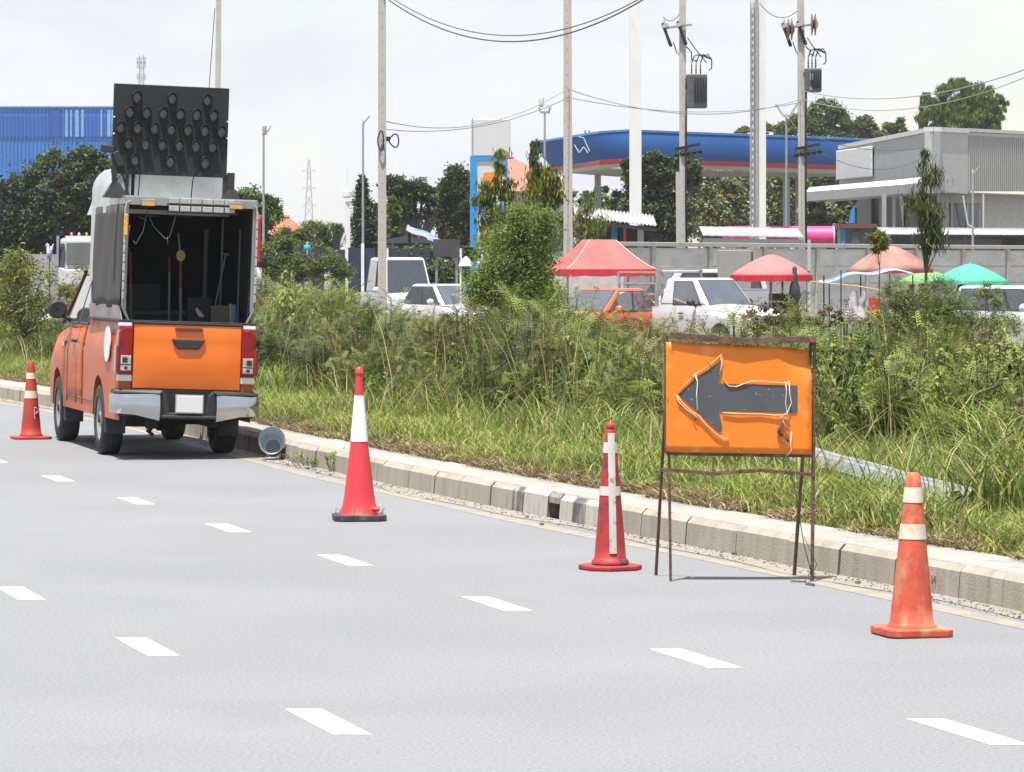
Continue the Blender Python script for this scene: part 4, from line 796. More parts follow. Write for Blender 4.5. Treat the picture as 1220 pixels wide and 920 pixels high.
# ------------------------------------------------------------------ trees
l_dark = leafm('leaf_dark', (.033, .05, .018), .2); l_mid = leafm('leaf_mid', (.07, .10, .03), .3); l_lime = leafm('leaf_lime', (.12, .17, .035), .35); l_olive = leafm('leaf_olive', (.15, .165, .05), .3); l_yel = leafm('leaf_yellow', (.26, .23, .04), .35); l_bush = leafm('leaf_bush', (.14, .20, .042), .4); l_pale = leafm('leaf_pale', (.26, .29, .22), .3); l_fresh = leafm('leaf_fresh', (.075, .125, .022), .3); l_brn = leafm('leaf_brown', (.16, .08, .03), .2)
def tree(name, label, cat, px, D, py_base, blobs, mats, n=9000, leaf=.14, trunk=.12, seed=0, droop=0, group=None, clump=.35, wts=None, z0=None, lf_w=.5, blossoms=None, nl=None):
    """blobs: (px, py, rx_px, ry_px) lobes of the crown, at depth D"""
    r = np.random.default_rng(seed+17); k = F/D; X0 = GX(px, D); zb = 0.0 if z0 is None else z0
    t = thing(name, label, cat, (X0, D, zb), 0, group)
    pos = []; ton = []; tb_ = MB(); area = sum(b[2]*b[3] for b in blobs)
    lob = []
    for (bx, by, rx, ry) in blobs:
        c = np.array([GX(bx, D)-X0, r.uniform(-.3, .3)*rx/k, GZ(by, D)-zb]); R_ = np.array([rx/k, max(rx, ry)/k*.8, ry/k]); lob.append((c, R_))
        m = int(n*rx*ry/area); nc = max(4, int(m/55))
        u = r.normal(size=(nc, 3)); u /= np.linalg.norm(u, axis=1)[:, None]; rr = .35+.65*r.random(nc)**.4
        cc = c+u*R_*rr[:, None]; cs = clump*min(R_[0], R_[2])*r.uniform(.5, 1.25, nc)
        idx = r.integers(0, nc, m); v = r.normal(size=(m, 3))*.55; 
        p = cc[idx]+v*cs[idx][:, None]*np.array([1, 1, .7]); pos.append(p)
        tone = r.random(nc); ton.append(np.clip(tone[idx]+r.normal(0, .12, m), 0, .999))
    pos = np.concatenate(pos); ton = np.concatenate(ton); m = len(pos)
    keep = pos[:, 2] > .05; pos = pos[keep]; ton = ton[keep]; m = len(pos)
    PV, PF = leafcard(1, lf_w, .25); PV = PV-[.5, 0, 0]
    pitch = r.uniform(-.9, .9, m) if not droop else r.uniform(-1.5, -.6, m)*droop
    Rm_ = rotm(r.uniform(0, 2*pi, m), pitch, r.uniform(-1.2, 1.2, m)); V, Fq = place(PV, PF, pos, Rm_, leaf*r.uniform(.6, 1.4, m))
    w = np.cumsum(wts or [1/len(mats)]*len(mats)); mi = np.searchsorted(w/w[-1], ton)
    meshnp('crown', V, Fq, mats, np.clip(mi, 0, len(mats)-1), parent=t)
    topz = max(c[2] for c, _ in lob); fork = np.array([0, 0, max(.2, min(c[2]-R_[2] for c, R_ in lob)*.9)])
    tb_.tube([(0, 0, 0), tuple(fork*.5+[trunk*.4, 0, 0]), tuple(fork)], [trunk*1.25, trunk, trunk*.85], 8)
    for c, R_ in lob:
        for _ in range(nl or 3):
            e = c+r.uniform(-.7, .7, 3)*R_; mdl = fork*.45+e*.55+r.uniform(-.15, .15, 3)*R_
            tb_.tube([tuple(fork), tuple(mdl), tuple(e)], [trunk*.6, trunk*.35, trunk*.12], 5, cap=False)
    tb_.build('trunk', bark, t, fixn=False)
    if blossoms:
        mm = blossoms[1]; q = pos[r.integers(0, len(pos), blossoms[0])]; V, Fq = place(PV, PF, q, rotm(r.uniform(0, 6, len(q)), r.uniform(-1, 1, len(q)), r.uniform(-1, 1, len(q))), leaf*1.1*np.ones(len(q))); meshnp('blossom', V, Fq, [mm], parent=t)
    return t
tree('broad_tree', 'big dark rounded tree at the far left below the blue building', 'tree', 70, 130, 300, [(20, 262, 45, 50), (70, 225, 42, 48), (112, 232, 40, 52), (60, 275, 60, 35), (130, 262, 35, 45), (-30, 262, 40, 50), (100, 200, 30, 24), (30, 318, 70, 24), (-60, 318, 60, 24)], [l_dark, l_mid], 60000, .15, .35, 1, wts=[.65, .35], clump=.3)
tree('broad_tree', 'green tree just right of the pickup canopy behind the street lamp', 'tree', 308, 120, 300, [(295, 245, 20, 26), (318, 252, 16, 22), (300, 282, 26, 22), (280, 258, 16, 26)], [l_mid, l_fresh, l_lime], 20000, .12, .2, 2)
tree('palm_like_shrub', 'low palmy green bushes left of the white sensor mast', 'bush', 372, 118, 310, [(345, 285, 18, 16), (372, 278, 18, 14), (396, 280, 14, 16), (365, 300, 36, 18)], [l_mid, l_fresh, l_lime, l_olive], 15000, .16, .1, 3, lf_w=.18)
tree('palm_like_shrub', 'small green bush in front of the orange roof, beside the pickup', 'bush', 335, 96, 320, [(325, 310, 20, 22), (350, 318, 26, 18), (340, 292, 10, 14), (395, 320, 26, 16)], [l_mid, l_lime, l_fresh, l_olive], 15000, .09, .06, 33, lf_w=.3)
tree('cypress', 'tall narrow dark cypress behind the left concrete pole', 'tree', 432, 125, 310, [(431, 222, 5, 14), (432, 245, 9, 20), (433, 272, 12, 22), (433, 295, 13, 18)], [l_dark], 14000, .09, .1, 4, clump=.6)
tree('cypress', 'thin dark cypress squeezed between the lamp and the concrete pole', 'tree', 452, 132, 310, [(448, 262, 7, 22), (449, 290, 8, 22)], [l_dark], 3000, .14, .1, 5, clump=.6)
tree('broad_tree', 'dark open tree with visible limbs behind the blue tarpaulin', 'tree', 492, 140, 310, [(470, 222, 18, 12), (496, 228, 18, 14), (520, 236, 18, 12), (478, 250, 18, 16), (512, 258, 14, 10), (462, 285, 12, 20)], [l_dark, l_mid], 17000, .13, .22, 6, wts=[.7, .3], clump=.4, nl=6)
tree('broad_tree', 'light green small tree behind the right side of the concrete pole', 'tree', 468, 128, 310, [(470, 250, 9, 16), (470, 275, 10, 14), (480, 292, 12, 10)], [l_fresh, l_lime], 3500, .16, .1, 7)
tree('broad_tree', 'dense dark tree left of the blue and white station pylon', 'tree', 545, 138, 310, [(542, 222, 16, 24), (556, 240, 14, 34), (536, 262, 16, 24), (550, 285, 22, 22)], [l_dark, l_mid], 26000, .13, .25, 8, wts=[.75, .25], clump=.4)
tree('hedge_bush', 'green hedge growing over the dark fence behind the white van', 'hedge', 520, 104, 325, [(470, 302, 18, 9), (500, 300, 20, 8), (530, 300, 22, 9), (556, 302, 16, 9)], [l_fresh, l_lime, l_mid], 11000, .10, .06, 9)
tree('broad_tree', 'leafy green shrub behind the white sedan', 'bush', 528, 100, 350, [(520, 325, 18, 18), (540, 335, 22, 20), (510, 345, 20, 20)], [l_mid, l_fresh], 14000, .08, .06, 10)
tree('large_bush', 'large bright green bush rising left of the tall concrete pole', 'bush', 632, 56, 400, [(600, 305, 24, 34), (632, 280, 24, 34), (640, 318, 18, 34), (605, 345, 38, 30), (648, 268, 10, 20), (582, 342, 18, 26), (640, 352, 26, 24), (566, 352, 12, 18), (618, 262, 10, 20)], [l_bush, l_bush, l_lime, f_lime], 40000, .065, .05, 11, lf_w=.22, z0=.1, clump=.8)
tree('drooping_leaf_tree', 'thin tree with yellowing drooping leaves in front of the station pylon', 'tree', 594, 60, 400, [(597, 192, 6, 16), (604, 228, 7, 16), (590, 220, 5, 12), (578, 228, 8, 10), (604, 252, 9, 12), (590, 262, 12, 14), (572, 240, 14, 7), (590, 285, 14, 18)], [l_fresh, l_olive, l_yel, l_lime], 4200, .10, .03, 12, droop=1, lf_w=.22, z0=.1, nl=2, clump=1.1, wts=[.35, .3, .25, .1])
tree('drooping_leaf_tree', 'thin tree with hanging leaf clusters under the left tip of the canopy', 'tree', 645, 60, 400, [(635, 180, 5, 14), (638, 205, 6, 12), (652, 215, 10, 16), (642, 232, 12, 16), (660, 230, 7, 16), (636, 245, 8, 12)], [l_mid, l_fresh, l_yel], 4600, .10, .03, 13, droop=1, lf_w=.22, z0=.1, nl=2, clump=1.1)
tree('drooping_leaf_tree', 'small yellowish tree right of the tall concrete pole by the white shed', 'tree', 702, 96, 400, [(698, 242, 6, 12), (692, 262, 6, 12), (712, 268, 10, 12), (700, 285, 12, 14), (690, 310, 10, 20)], [l_mid, l_olive, l_yel, l_lime], 3200, .13, .03, 14, droop=1, lf_w=.22, z0=.1, nl=2, clump=1.1)
tree('broad_tree', 'dark tree with pink blossom behind the first white mast', 'tree', 775, 122, 300, [(752, 205, 12, 24), (778, 205, 18, 26), (800, 215, 16, 28), (765, 250, 24, 30), (800, 262, 24, 34), (820, 205, 14, 24)], [l_dark, l_mid, l_olive], 34000, .11, .2, 15, wts=[.6, .25, .15], blossoms=(60, mat('pink_blossom', (.55, .12, .16), .7)))
tree('broad_tree', 'far green trees seen under the left end of the blue canopy', 'tree', 715, 205, 300, [(690, 240, 26, 12), (720, 236, 28, 14), (745, 240, 20, 16), (715, 262, 50, 20)], [l_mid, l_lime, l_fresh], 6000, .3, .3, 16)
for i, (px, lb) in enumerate(((850, 'pale yellow green tree under the blue canopy between the masts'), (885, 'dusty olive tree under the canopy left of the second white mast'), (930, 'dark olive tree under the canopy right of the second white mast'), (985, 'dense dark tree under the canopy behind the right transformer pole'), (1030, 'green tree seen through the station building porch'))):
    tree('broad_tree', lb, 'tree', px, 212+i, 300, [(px-12, 222, 20, 22), (px+14, 228, 20, 24), (px, 258, 32, 30)], [[l_olive, l_lime, l_pale, l_yel], [l_olive, l_lime, l_pale], [l_olive, l_olive, l_mid], [l_dark, l_mid], [l_fresh, l_lime]][i], 15000, .25, .3, 20+i, clump=.45)
tree('silver_shrub', 'silvery white leaved shrub beside the pink tank', 'bush', 978, 150, 300, [(965, 258, 16, 18), (988, 262, 18, 20), (975, 282, 26, 16)], [l_pale, l_pale, l_olive, l_dark], 6000, .17, .1, 27)
tree('pine_tree', 'large dark pine standing above the right end of the blue canopy', 'tree', 985, 232, 300, [(985, 135, 20, 16), (972, 152, 18, 14), (1002, 150, 18, 14), (985, 175, 30, 22)], [l_mid, l_mid, l_fresh, l_olive], 22000, .20, .4, 30)
tree('pine_tree', 'smaller dark pine right of the larger one above the canopy', 'tree', 1030, 238, 300, [(1030, 150, 14, 12), (1020, 162, 12, 10), (1042, 165, 14, 12)], [l_mid, l_fresh, l_olive], 10000, .20, .4, 31)
tree('broad_tree', 'yellow green treetop just above the canopy near the grey building', 'tree', 1064, 240, 300, [(1058, 158, 10, 12), (1074, 153, 9, 13), (1066, 172, 18, 14)], [l_yel, l_lime, l_fresh], 4000, .3, .3, 32)
tree('broad_tree', 'low pale treetops above the canopy left of the pines', 'tree', 915, 245, 300, [(890, 160, 16, 8), (915, 158, 16, 10), (938, 155, 12, 12), (950, 148, 10, 12)], [l_lime, l_mid, l_olive], 9000, .22, .3, 34)
tree('weeping_tree', 'tall bright weeping tree behind the grey station building', 'tree', 1148, 195, 300, [(1140, 112, 22, 18), (1165, 118, 24, 18), (1110, 138, 17, 20), (1180, 140, 14, 22), (1150, 140, 30, 26), (1192, 124, 9, 14), (1105, 120, 9, 9)], [l_fresh, l_lime, l_lime, l_bush], 26000, .26, .3, 35, droop=1, lf_w=.16, clump=.22)
tree('slender_tree', 'tall slender tree with feathery drooping top in front of the wall', 'tree', 1103, 44, 400, [(1103, 190, 4, 12), (1106, 212, 9, 14), (1101, 236, 12, 14), (1108, 252, 14, 10), (1103, 275, 9, 14), (1116, 285, 6, 16), (1103, 300, 4, 10)], [l_mid, l_dark, l_olive], 2300, .12, .02, 36, droop=1, lf_w=.10, z0=.15, nl=2, clump=1.3)
tree('spiky_plant', 'spiky pale green top poking above the wall beside the slender tree', 'plant', 1048, 46, 400, [(1048, 283, 11, 9), (1046, 292, 9, 8)], [l_lime, l_yel, l_mid], 900, .13, .007, 37, lf_w=.12, z0=.15, nl=2)
tree('feathery_shrub', 'tall feathery grey green shrub below the slender tree', 'shrub', 1098, 40, 420, [(1085, 372, 40, 30), (1120, 360, 28, 30), (1070, 350, 18, 20), (1105, 392, 52, 30), (1140, 385, 30, 26)], [f_mid, f_olive, f_dark, f_lime], 22000, .06, .02, 38, lf_w=.09, z0=.15, clump=.45)
tree('feathery_shrub', 'wispy shrub rising in front of the white car at the far right', 'shrub', 1180, 42, 420, [(1175, 360, 16, 26), (1190, 390, 26, 26), (1160, 400, 26, 26)], [f_mid, f_olive, f_lime], 4200, .075, .015, 39, lf_w=.10, z0=.15, clump=.5)
tree('leafy_shrub', 'dark leafy shrub with pale small leaves right of the arrow sign', 'shrub', 1000, 34.5, 500, [(990, 440, 26, 26), (1012, 462, 28, 26), (985, 475, 22, 24), (1020, 430, 24, 24)], [l_dark, l_mid, l_fresh, l_pale], 5000, .05, .015, 40, lf_w=.6, z0=.18, wts=[.35, .35, .22, .08])
tree('leafy_shrub', 'red brown seeding shrub behind the top right of the arrow sign', 'shrub', 925, 47, 420, [(905, 378, 22, 16), (935, 372, 24, 16), (922, 392, 34, 14), (985, 380, 20, 14)], [f_brown, f_olive, f_mid], 4000, .06, .015, 41, lf_w=.3, z0=.15)
tree('leafy_shrub', 'yellow green fresh shrub at the far left in front of the grey truck', 'shrub', 28, 62, 420, [(18, 318, 16, 24), (38, 340, 20, 26), (8, 350, 20, 30), (30, 372, 30, 26), (75, 345, 14, 12), (98, 340, 14, 26)], [l_fresh, l_yel, l_lime, f_olive], 5200, .10, .02, 42, lf_w=.2, z0=.1, clump=.9)
for i, (px, py, D, lb) in enumerate(((742, 440, 35, 'bright feathery shrub leaning out left of the arrow sign'), (690, 400, 39, 'pale feathery shrub above the scuffed cone'), (300, 400, 50, 'feathery shrub directly right of the pickup tailgate'), (440, 370, 48, 'feathery shrub below the white van'), (1160, 440, 33, 'feathery shrub above the yellow strip at right'), (690, 330, 50, 'airy feathery shrub in front of the red tent'), (770, 350, 48, 'airy feathery sprigs in front of the white pickup'))):
    h = GZ(py, D)-.18+.15; V, Fq, mi, st = shrub_np(500+i, max(.6, h), .45*max(.8, h), 13, 18, FR if i % 2 else FR2)
    t = thing('feathery_shrub', lb, 'shrub', (GX(px, D), D, .16)); meshnp('foliage', V, Fq, [f_mid, f_lime, f_lime], np.where(mi < 40, 0, 1), parent=t); st.build('stems', stemm, t, fixn=False)
# ------------------------------------------------------------------ far towers
steelfar = mat('tower_steel', (.34, .38, .42), .7); 
def lattice(name, label, px, D, pyb, pyt, w0, w1, arms=(), n=9):
    X0 = GX(px, D); H = GZ(pyt, D); t = thing(name, label, 'tower', (X0, D, 0)); b = MB(); k = F/D; z0 = 0
    W0 = w0/k; W1 = w1/k; rr = .5/k
    for i in range(n):
        a, c = i/n, (i+1)/n; wa, wc = (W0+(W1-W0)*a)/2, (W0+(W1-W0)*c)/2; za, zc = H*a, H*c
        for s in (-1, 1):
            for q in (-1, 1):
                b.bar((s*wa, q*wa, za), (s*wc, q*wc, zc), rr*1.3); b.bar((s*wa, q*wa, za), (-s*wc, q*wc, zc), rr*.8)
            b.bar((s*wc, -wc, zc), (s*wc, wc, zc), rr*.8)
    b.build('lattice_mast', steelfar, t)
    for py, wd in arms:
        z = GZ(py, D); b = MB(); hw = wd/2/k
        for s in (-1, 1): b.bar((0, 0, z+1.5/k), (s*hw, 0, z), rr); b.bar((0, 0, z-1.5/k), (s*hw, 0, z), rr); b.bar((s*hw, 0, z), (s*hw, 0, z-4/k), rr)
        b.build('cross_arm', steelfar, t)
    return t
lattice('transmission_tower', 'distant grey lattice power pylon above the trees', 368, 900, 300, 190, 16, 2, [(203, 14), (224, 16), (244, 15)], 10)
tw = lattice('telecom_mast', 'distant telecom mast sticking up behind the black lamp board', 168.5, 600, 300, 66, 9, 5, [], 22)
for py in (72, 78, 92):
    for s in (-1, 0, 1): MB().box((s*4.5*600/F, -.3, GZ(py, 600)), (1.8*600/F, .3, 7*600/F)).build('antenna', steelfar, tw)
# ------------------------------------------------------------------ blue warehouse
blu1 = mat('cladding_blue', (.03, .145, .45), .5, var=.1, scale=.3, stretch=(3, 1, .2)); blu2 = mat('cladding_blue_deep', (.012, .07, .30), .5, var=.1, scale=.3, stretch=(3, 1, .2)); blu3 = mat('cladding_pale_stripe', (.16, .30, .52), .5, var=.2)
D = 260; t = thing('warehouse', 'large blue metal clad warehouse at the far left behind the dark tree', 'building', (0, D, 0))
b = MB(); b.b2(GX(-120, D), GX(170, D), 0, 8, 0, GZ(128, D)); b.build('wall', blu1, t)
b = MB(); b.b2(GX(-120, D), GX(165, D), -.08, 0, GZ(163, D), GZ(139, D)); b.build('deep_band', blu2, t)
b = MB()
for k in range(60): x0 = GX(-118+k*4.6, D); b.b2(x0, x0+.05, -.095, -.082, GZ(200, D), GZ(129, D))
b.build('cladding_rib', blu1, t)
for x0, w in ((60, 12), (78, 3), (84, 2), (90, 4), (97, 3), (120, 2), (128, 4), (133, 2)):
    b = MB(); b.b2(GX(x0, D), GX(x0+w, D), -.13, -.115, GZ(163, D), GZ(131, D)); b.build('pale_stripe', blu3 if w < 10 else blu2, t)
b = MB(); b.b2(GX(-120, D), GX(171, D), -.1, 8, GZ(128, D), GZ(126.5, D)); b.build('roof_edge', blu3, t)
# ------------------------------------------------------------------ concrete poles, masts, lamps
conc = mat('pole_concrete', (.36, .35, .32), .9, c2=(.43, .42, .39), scale=3, bump=.3, dirt=(.29, .28, .25), dscale=3, dlo=.5, dhi=.75); whitepole = mat('white_mast', (.62, .62, .61), .55, var=.06, dirt=(.52, .52, .50), dscale=1.5, dlo=.5, dhi=.75, stretch=(1, 1, .3)); steelg = mat('grey_steel', (.30, .31, .32), .5, .4, var=.1)
def pole(px, pxt, D, w, label, name='utility_pole', m=conc, py_t=-60, holes=True, taper=.8, cat='pole'):
    t = thing(name, label, cat, (GX(px, D), D, 0)); k = F/D; H = GZ(py_t, D); h = w/2/k; dx = (pxt-px)/k
    b = MB(); b.hexa([Vector(q) for q in ((-h, -h, 0), (h, -h, 0), (h, h, 0), (-h, h, 0), (dx-h*taper, -h*taper, H), (dx+h*taper, -h*taper, H), (dx+h*taper, h*taper, H), (dx-h*taper, h*taper, H))])
    if holes:
        b.m = 1
        for z in np.arange(.6, H-.3, .3): 
            u = z/H; b.box((dx*u, -h*(1-(1-taper)*u)-.001, z), (h*.16, .005, h*.2))
    b.build('shaft', [m, dark], t)
    return t
pole(677, 676, 88, 11.5, 'concrete pole rising behind the red tent'); 
p455 = pole(455.5, 455, 80, 10.5, 'concrete pole with a black cable coil behind the white van'); pole(257, 261, 110, 7, 'concrete pole behind the lamp board of the pickup')
b = MB()
for c, rx, rz, a0 in ((-.03, .06, .20, 0), (.25, .10, .13, .3)):
    b.tube([(c+rx*cos(q), -.16, GZ(168, 80)+rz*sin(q)+.03*sin(2*q)) for q in np.linspace(0, 2*pi, 20)], .016, 5)
b.box((.13, -.16, GZ(166, 80)), (.08, .06, .10)); b.build('cable_coil', dark, p455, smooth='auto')
m1 = pole(757, 757, 118, 14, 'first thick white mast in front of the blue canopy', 'white_mast', whitepole, holes=False, taper=1, cat='mast')
m2 = pole(903, 903, 124, 18, 'second thick white mast with a ladder rail, right of the first', 'white_mast', whitepole, holes=False, taper=1, cat='mast')
b = MB(); xk = 124/F
for q in (-9.5, -5.5): b.bar((q*xk, -.30, 0), (q*xk, -.30, 10.5), .03)
for z in np.arange(.3, 10.4, .25): b.bar((-9.5*xk, -.30, z), (-5.5*xk, -.30, z), .025)
b.build('ladder', steelg, m2); MB().b2(-.11, -.02, -.34, -.25, 0, 10.6).build('conduit', steelg, m2)
insb = mat('insulator_brown', (.16, .07, .03), .3, coat=.5); xf_g = mat('transformer_grey', (.09, .095, .10), .5, .3, var=.15)
def hv_pole(px, pxt, D, label, brown, tx, ty):
    t = pole(px, pxt, D, 8.5, label, py_t=-70, taper=.9); k = F/D
    def q(x, y, dy=0): return Vector(((x-px)/k, dy, GZ(y, D)))
    b = MB(); w, h = (24, 40) if not brown else (20, 28); x0, x1 = tx, tx+w; b.b2((x0-px)/k, (x1-px)/k, -.3, .25, GZ(ty+h, D), GZ(ty, D)); b.build('transformer', xf_g, t, bevel=.03)
    b = MB()
    for j in range(5): xx = x0+w*.35+j*w*.14; b.b2((xx-px)/k, (xx+1.2-px)/k, -.38, -.3, GZ(ty+h*.85, D), GZ(ty+h*.12, D))
    b.b2((x0-3-px)/k, (x0-px)/k, -.05, .05, GZ(ty+4, D), GZ(ty, D)); b.b2((x0-3-px)/k, (x0-px)/k, -.05, .05, GZ(ty+h-2, D), GZ(ty+h-5, D)); b.build('cooling_fins', dark, t)
    if brown:
        b = MB(); b.b2((x0+6-px)/k, (x0+10-px)/k, -.305, -.3, GZ(ty+14, D), GZ(ty+6, D)); b.b2((x0+6-px)/k, (x0+9-px)/k, -.305, -.3, GZ(ty+26, D), GZ(ty+22, D)); b.build('label_plate', mat('pale_plate', (.4, .4, .4), .5), t)
    for j in range(3):
        b = MB(); xx = x0+w*(.25+.22*j); b.lathe([(1.3/k, 0), (.5/k, 2/k), (1.3/k, 3/k), (.5/k, 5/k), (1.2/k, 6/k), (.5/k, 8/k), (.9/k, 9/k), (.3/k, 14/k)], n=10, c=q(xx, ty)); b.build('bushing', blackpl, t)
    b = MB()
    for j in range(3): xx = x0+w*(.25+.22*j); b.tube([q(xx, ty-14), q(xx+3, ty-22), q(xx+9, ty-24), q(x1+6, ty-18), q(x1+6, ty-8), q(x1+3, ty-5)], .018, 5)
    b.tube([q(px+3, 55), q(px+10, 62), q(x0+6, ty-18), q(x0+12, ty-16)], .018, 5); b.tube([q(px-12, 50), q(px-8, 62), q(px-2, 68), q(px+2, 60)], .015, 5); b.tube([q(px+5, 45), q(px+14, 58), q(x1, ty-14)], .015, 5)
    b.tube([q(px+3.5, 110, -.1), q(px+3, 160, -.12), q(px+3, 240, -.12), q(px+4, 310, -.1)], .03, 6); b.tube([q(x0-1, ty+6, -.1), q(px+4, ty+4, -.12), q(px+3.4, ty+18, -.1)], .03, 6)
    b.build('pole_cables', dark, t, smooth=True)
    b = MB(); b.bar(q(px-22, 34, -.15), q(px+10, 30, -.15), .06); b.build('cross_arm', steelg, t)
    for x_, y_, a in ((px-23, 32, .35), (px-5, 30, .35)):
        b = MB(); b.lathe([(.03, -.35), (.05, -.3), (.04, 0), (.05, .3), (.02, .35)], n=8, M=Matrix.Rotation(-a, 3, 'Y'), c=q(x_+3, y_+10, -.2)); b.build('fuse_cutout', dark, t)
        b = MB(); b.bar(q(x_-3, y_+1, -.2), q(x_+5, y_-2, -.2), .10); b.bar(q(x_, y_-8, -.2), q(x_+1, y_, -.2), .05); b.build('fuse_bracket', mat('fuse_grey', (.35, .35, .36), .5), t)
    if brown:
        for x_, y_ in ((px-24+4, 36), (px+8, 30)):
            for q_ in (0, 4):
                b = MB(); b.lathe([(.03, 0), (.20, .02), (.22, .05), (.10, .08), (.04, .12)], n=18, M=Matrix.Rotation(pi/2, 3, 'Y'), c=q(x_+q_, y_, -.3), sx=1.4); b.build('disc_insulator', insb, t, smooth='auto')
    b = MB(); b.bar(q(px-10, 178, -.1), q(px+20, 172, -.1), .08); 
    for j in range(5): b.lathe([(.05, -.1), (.08, -.02), (.03, .05)], n=8, c=q(px-8+j*7, 183-j, -.1))
    b.build('low_voltage_bracket', dark, t); return t
hv_pole(814, 813, 104, 'transformer pole standing right of the first white mast', False, 818, 89)
hv_pole(956.5, 953.5, 104, 'transformer pole with brown disc insulators right of the second white mast', True, 958, 82)
t = thing('support_pole', 'short concrete stub pole leaning beside the left transformer pole', 'pole', (GX(809, 106), 106, 0)); MB().bar((0, 0, 0), (-.03, 0, GZ(205, 106)), .12).build('shaft', conc, t)
def lamp(px, D, py_t, label, style):
    t = thing('street_lamp', label, 'street lamp', (GX(px, D), D, 0)); k = F/D; H = GZ(py_t, D); b = MB()
    b.tube([(0, 0, 0), (0, 0, H)], [1.9/k, 1.2/k], 10); b.build('pole', steelg, t, smooth='auto')
    b = MB(); hd = MB()
    if style == 0: b.bar((-2/k, 0, H), (4/k, 0, H+.0), .05); b.bar((3/k, 0, H), (3/k, 0, H+4/k), .04); hd.lathe([(1.6/k, 1/k), (2.6/k, 5/k), (2.8/k, 11/k), (2/k, 12/k)], n=14, c=(1/k, 0, H-1/k)); b.bar((4/k, 0, H+2/k), (9/k, 0, H+10/k), .03)
    elif style == 1: b.bar((0, 0, H), (8/k, 0, H+10/k), .04); hd.lathe([(.8/k, 0), (1.2/k, 2/k), (.6/k, 6/k)], n=10, c=(0, 0, H))
    elif style == 2:
        b.bar((-5/k, 0, H), (6/k, 0, H), .06); b.bar((-5/k, 0, H), (-7/k, 0, H+6/k), .05); b.bar((5/k, 0, H), (6/k, 0, H+5/k), .05); hd.lathe([(1/k, 0), (3/k, 2/k), (3.4/k, 10/k), (2.4/k, 12/k)], n=14, c=(-4/k, 0, H+6/k)); hd.b2(4/k, 8/k, -.1, .1, H+4/k, H+7/k)
    else:
        for s in (-1, 1): b.bar((s*4/k, 0, H), (s*6/k, 0, H+3/k), .05); b.bar((s*6/k, 0, H+3/k), (s*13/k, 0, H+14/k), .06)
        b.bar((-4/k, 0, H), (4/k, 0, H), .07); hd.b2(-1.5/k, 1.5/k, -.1, .1, H-2/k, H+2/k)
    b.build('bracket', steelg, t); hd.build('lamp_head', mat('lamp_head', (.45, .44, .42), .4, .2), t, smooth='auto')
lamp(314, 100, 160, 'thin street lamp just right of the pickup canopy', 0); lamp(432.5, 105, 148, 'thin pale street lamp in front of the dark cypress', 1)
lamp(649, 110, 134, 'street lamp with a round head above the left tip of the canopy', 2); lamp(937, 135, 138, 'two armed street lamp between the second mast and the right transformer pole', 3)
lamp(1159, 122, 208, 'short white lamp post in front of the grey station building', 1)
# white sensor mast
D = 112; k = F/D; t = thing('sensor_mast', 'white tapered mast with a round head left of the cypress', 'mast', (GX(414, D), D, 0)); wm = mat('mast_white', (.6, .6, .6), .5, var=.05)
MB().tube([(0, 0, 0), (0, 0, GZ(240, D))], [5/k, 4.2/k], 4).build('shaft', wm, t); MB().lathe([(4/k, 0), (6/k, 2/k), (6/k, 8/k), (3/k, 11/k)], n=16, c=(0, 0, GZ(236, D))).build('head', wm, t); MB().tube([(0, 0, GZ(226, D)), (0, 0, GZ(200, D))], [.8/k, .3/k], 6).build('spike', wm, t)
MB().bar((-3/k, -.1, GZ(278, D)), (-16/k, -.1, GZ(312, D)), .06).build('brace', wm, t); MB().b2(-17/k, -9/k, -.3, .1, GZ(298, D), GZ(278, D)).build('equipment_box', dark, t)
# ------------------------------------------------------------------ wires
wirem = mat('wire', (.06, .065, .07), .6); wirefar = mat('wire_grey', (.22, .24, .26), .6)
def wire(label, a, b_, sag, r=.012, m=None, n=24):
    a = P(*a); b_ = P(*b_); pts = []
    for i in range(n+1): u = i/n; p = a.lerp(b_, u); p.z -= sag*4*u*(1-u); pts.append(p)
    o = MB().tube(pts, r, 5).build('overhead_wire', m or wirem, smooth=True); return tag(o, label, 'wire')
wire('thick black cable sagging across the top of the picture, lower of two', (455, -6, 80), (772, -4, 68), .90, .015); wire('black cable sagging across the top of the picture, upper of two', (455, -10, 80), (772, -7, 68), .84, .011)
wire('wire running from the coil pole to the pole behind the red tent, upper', (457, 144, 80), (676, 106, 87.8), .45, .010, wirefar); wire('wire running from the coil pole to the pole behind the red tent, lower', (457, 154, 80), (676, 117, 87.8), .30, .008, wirefar)
wire('wire from the pole behind the red tent towards the right transformer pole', (676, 106, 87.8), (955, 118, 104), .5, .010, wirefar); wire('lower wire from the pole behind the red tent towards the right transformer pole', (676, 116, 87.8), (955, 122, 104), .3, .009, wirefar)
wire('upper wire leaving the right transformer pole to the right edge', (955, 108, 104), (1240, 76, 80), .45, .012, wirefar); wire('lower wire leaving the right transformer pole to the right edge', (955, 118, 104), (1240, 84, 80), .55, .010, wirefar)
wire('service wire from the right transformer pole to the grey building roof', (960, 160, 104), (1100, 176, 128), .25, .011); wire('service wire from the right transformer pole to the slender tree', (962, 172, 104), (1096, 190, 128), .5, .010)
wire('stay wire beside the pole behind the lamp board', (256, 10, 110), (249, 105, 112), 0, .012); wire('jumper wire at the head of the left transformer pole', (790, 20, 104), (812, 12, 104), .2, .012); wire('jumper wire at the head of the right transformer pole', (905, 4, 104), (955, 8, 104), .35, .012)
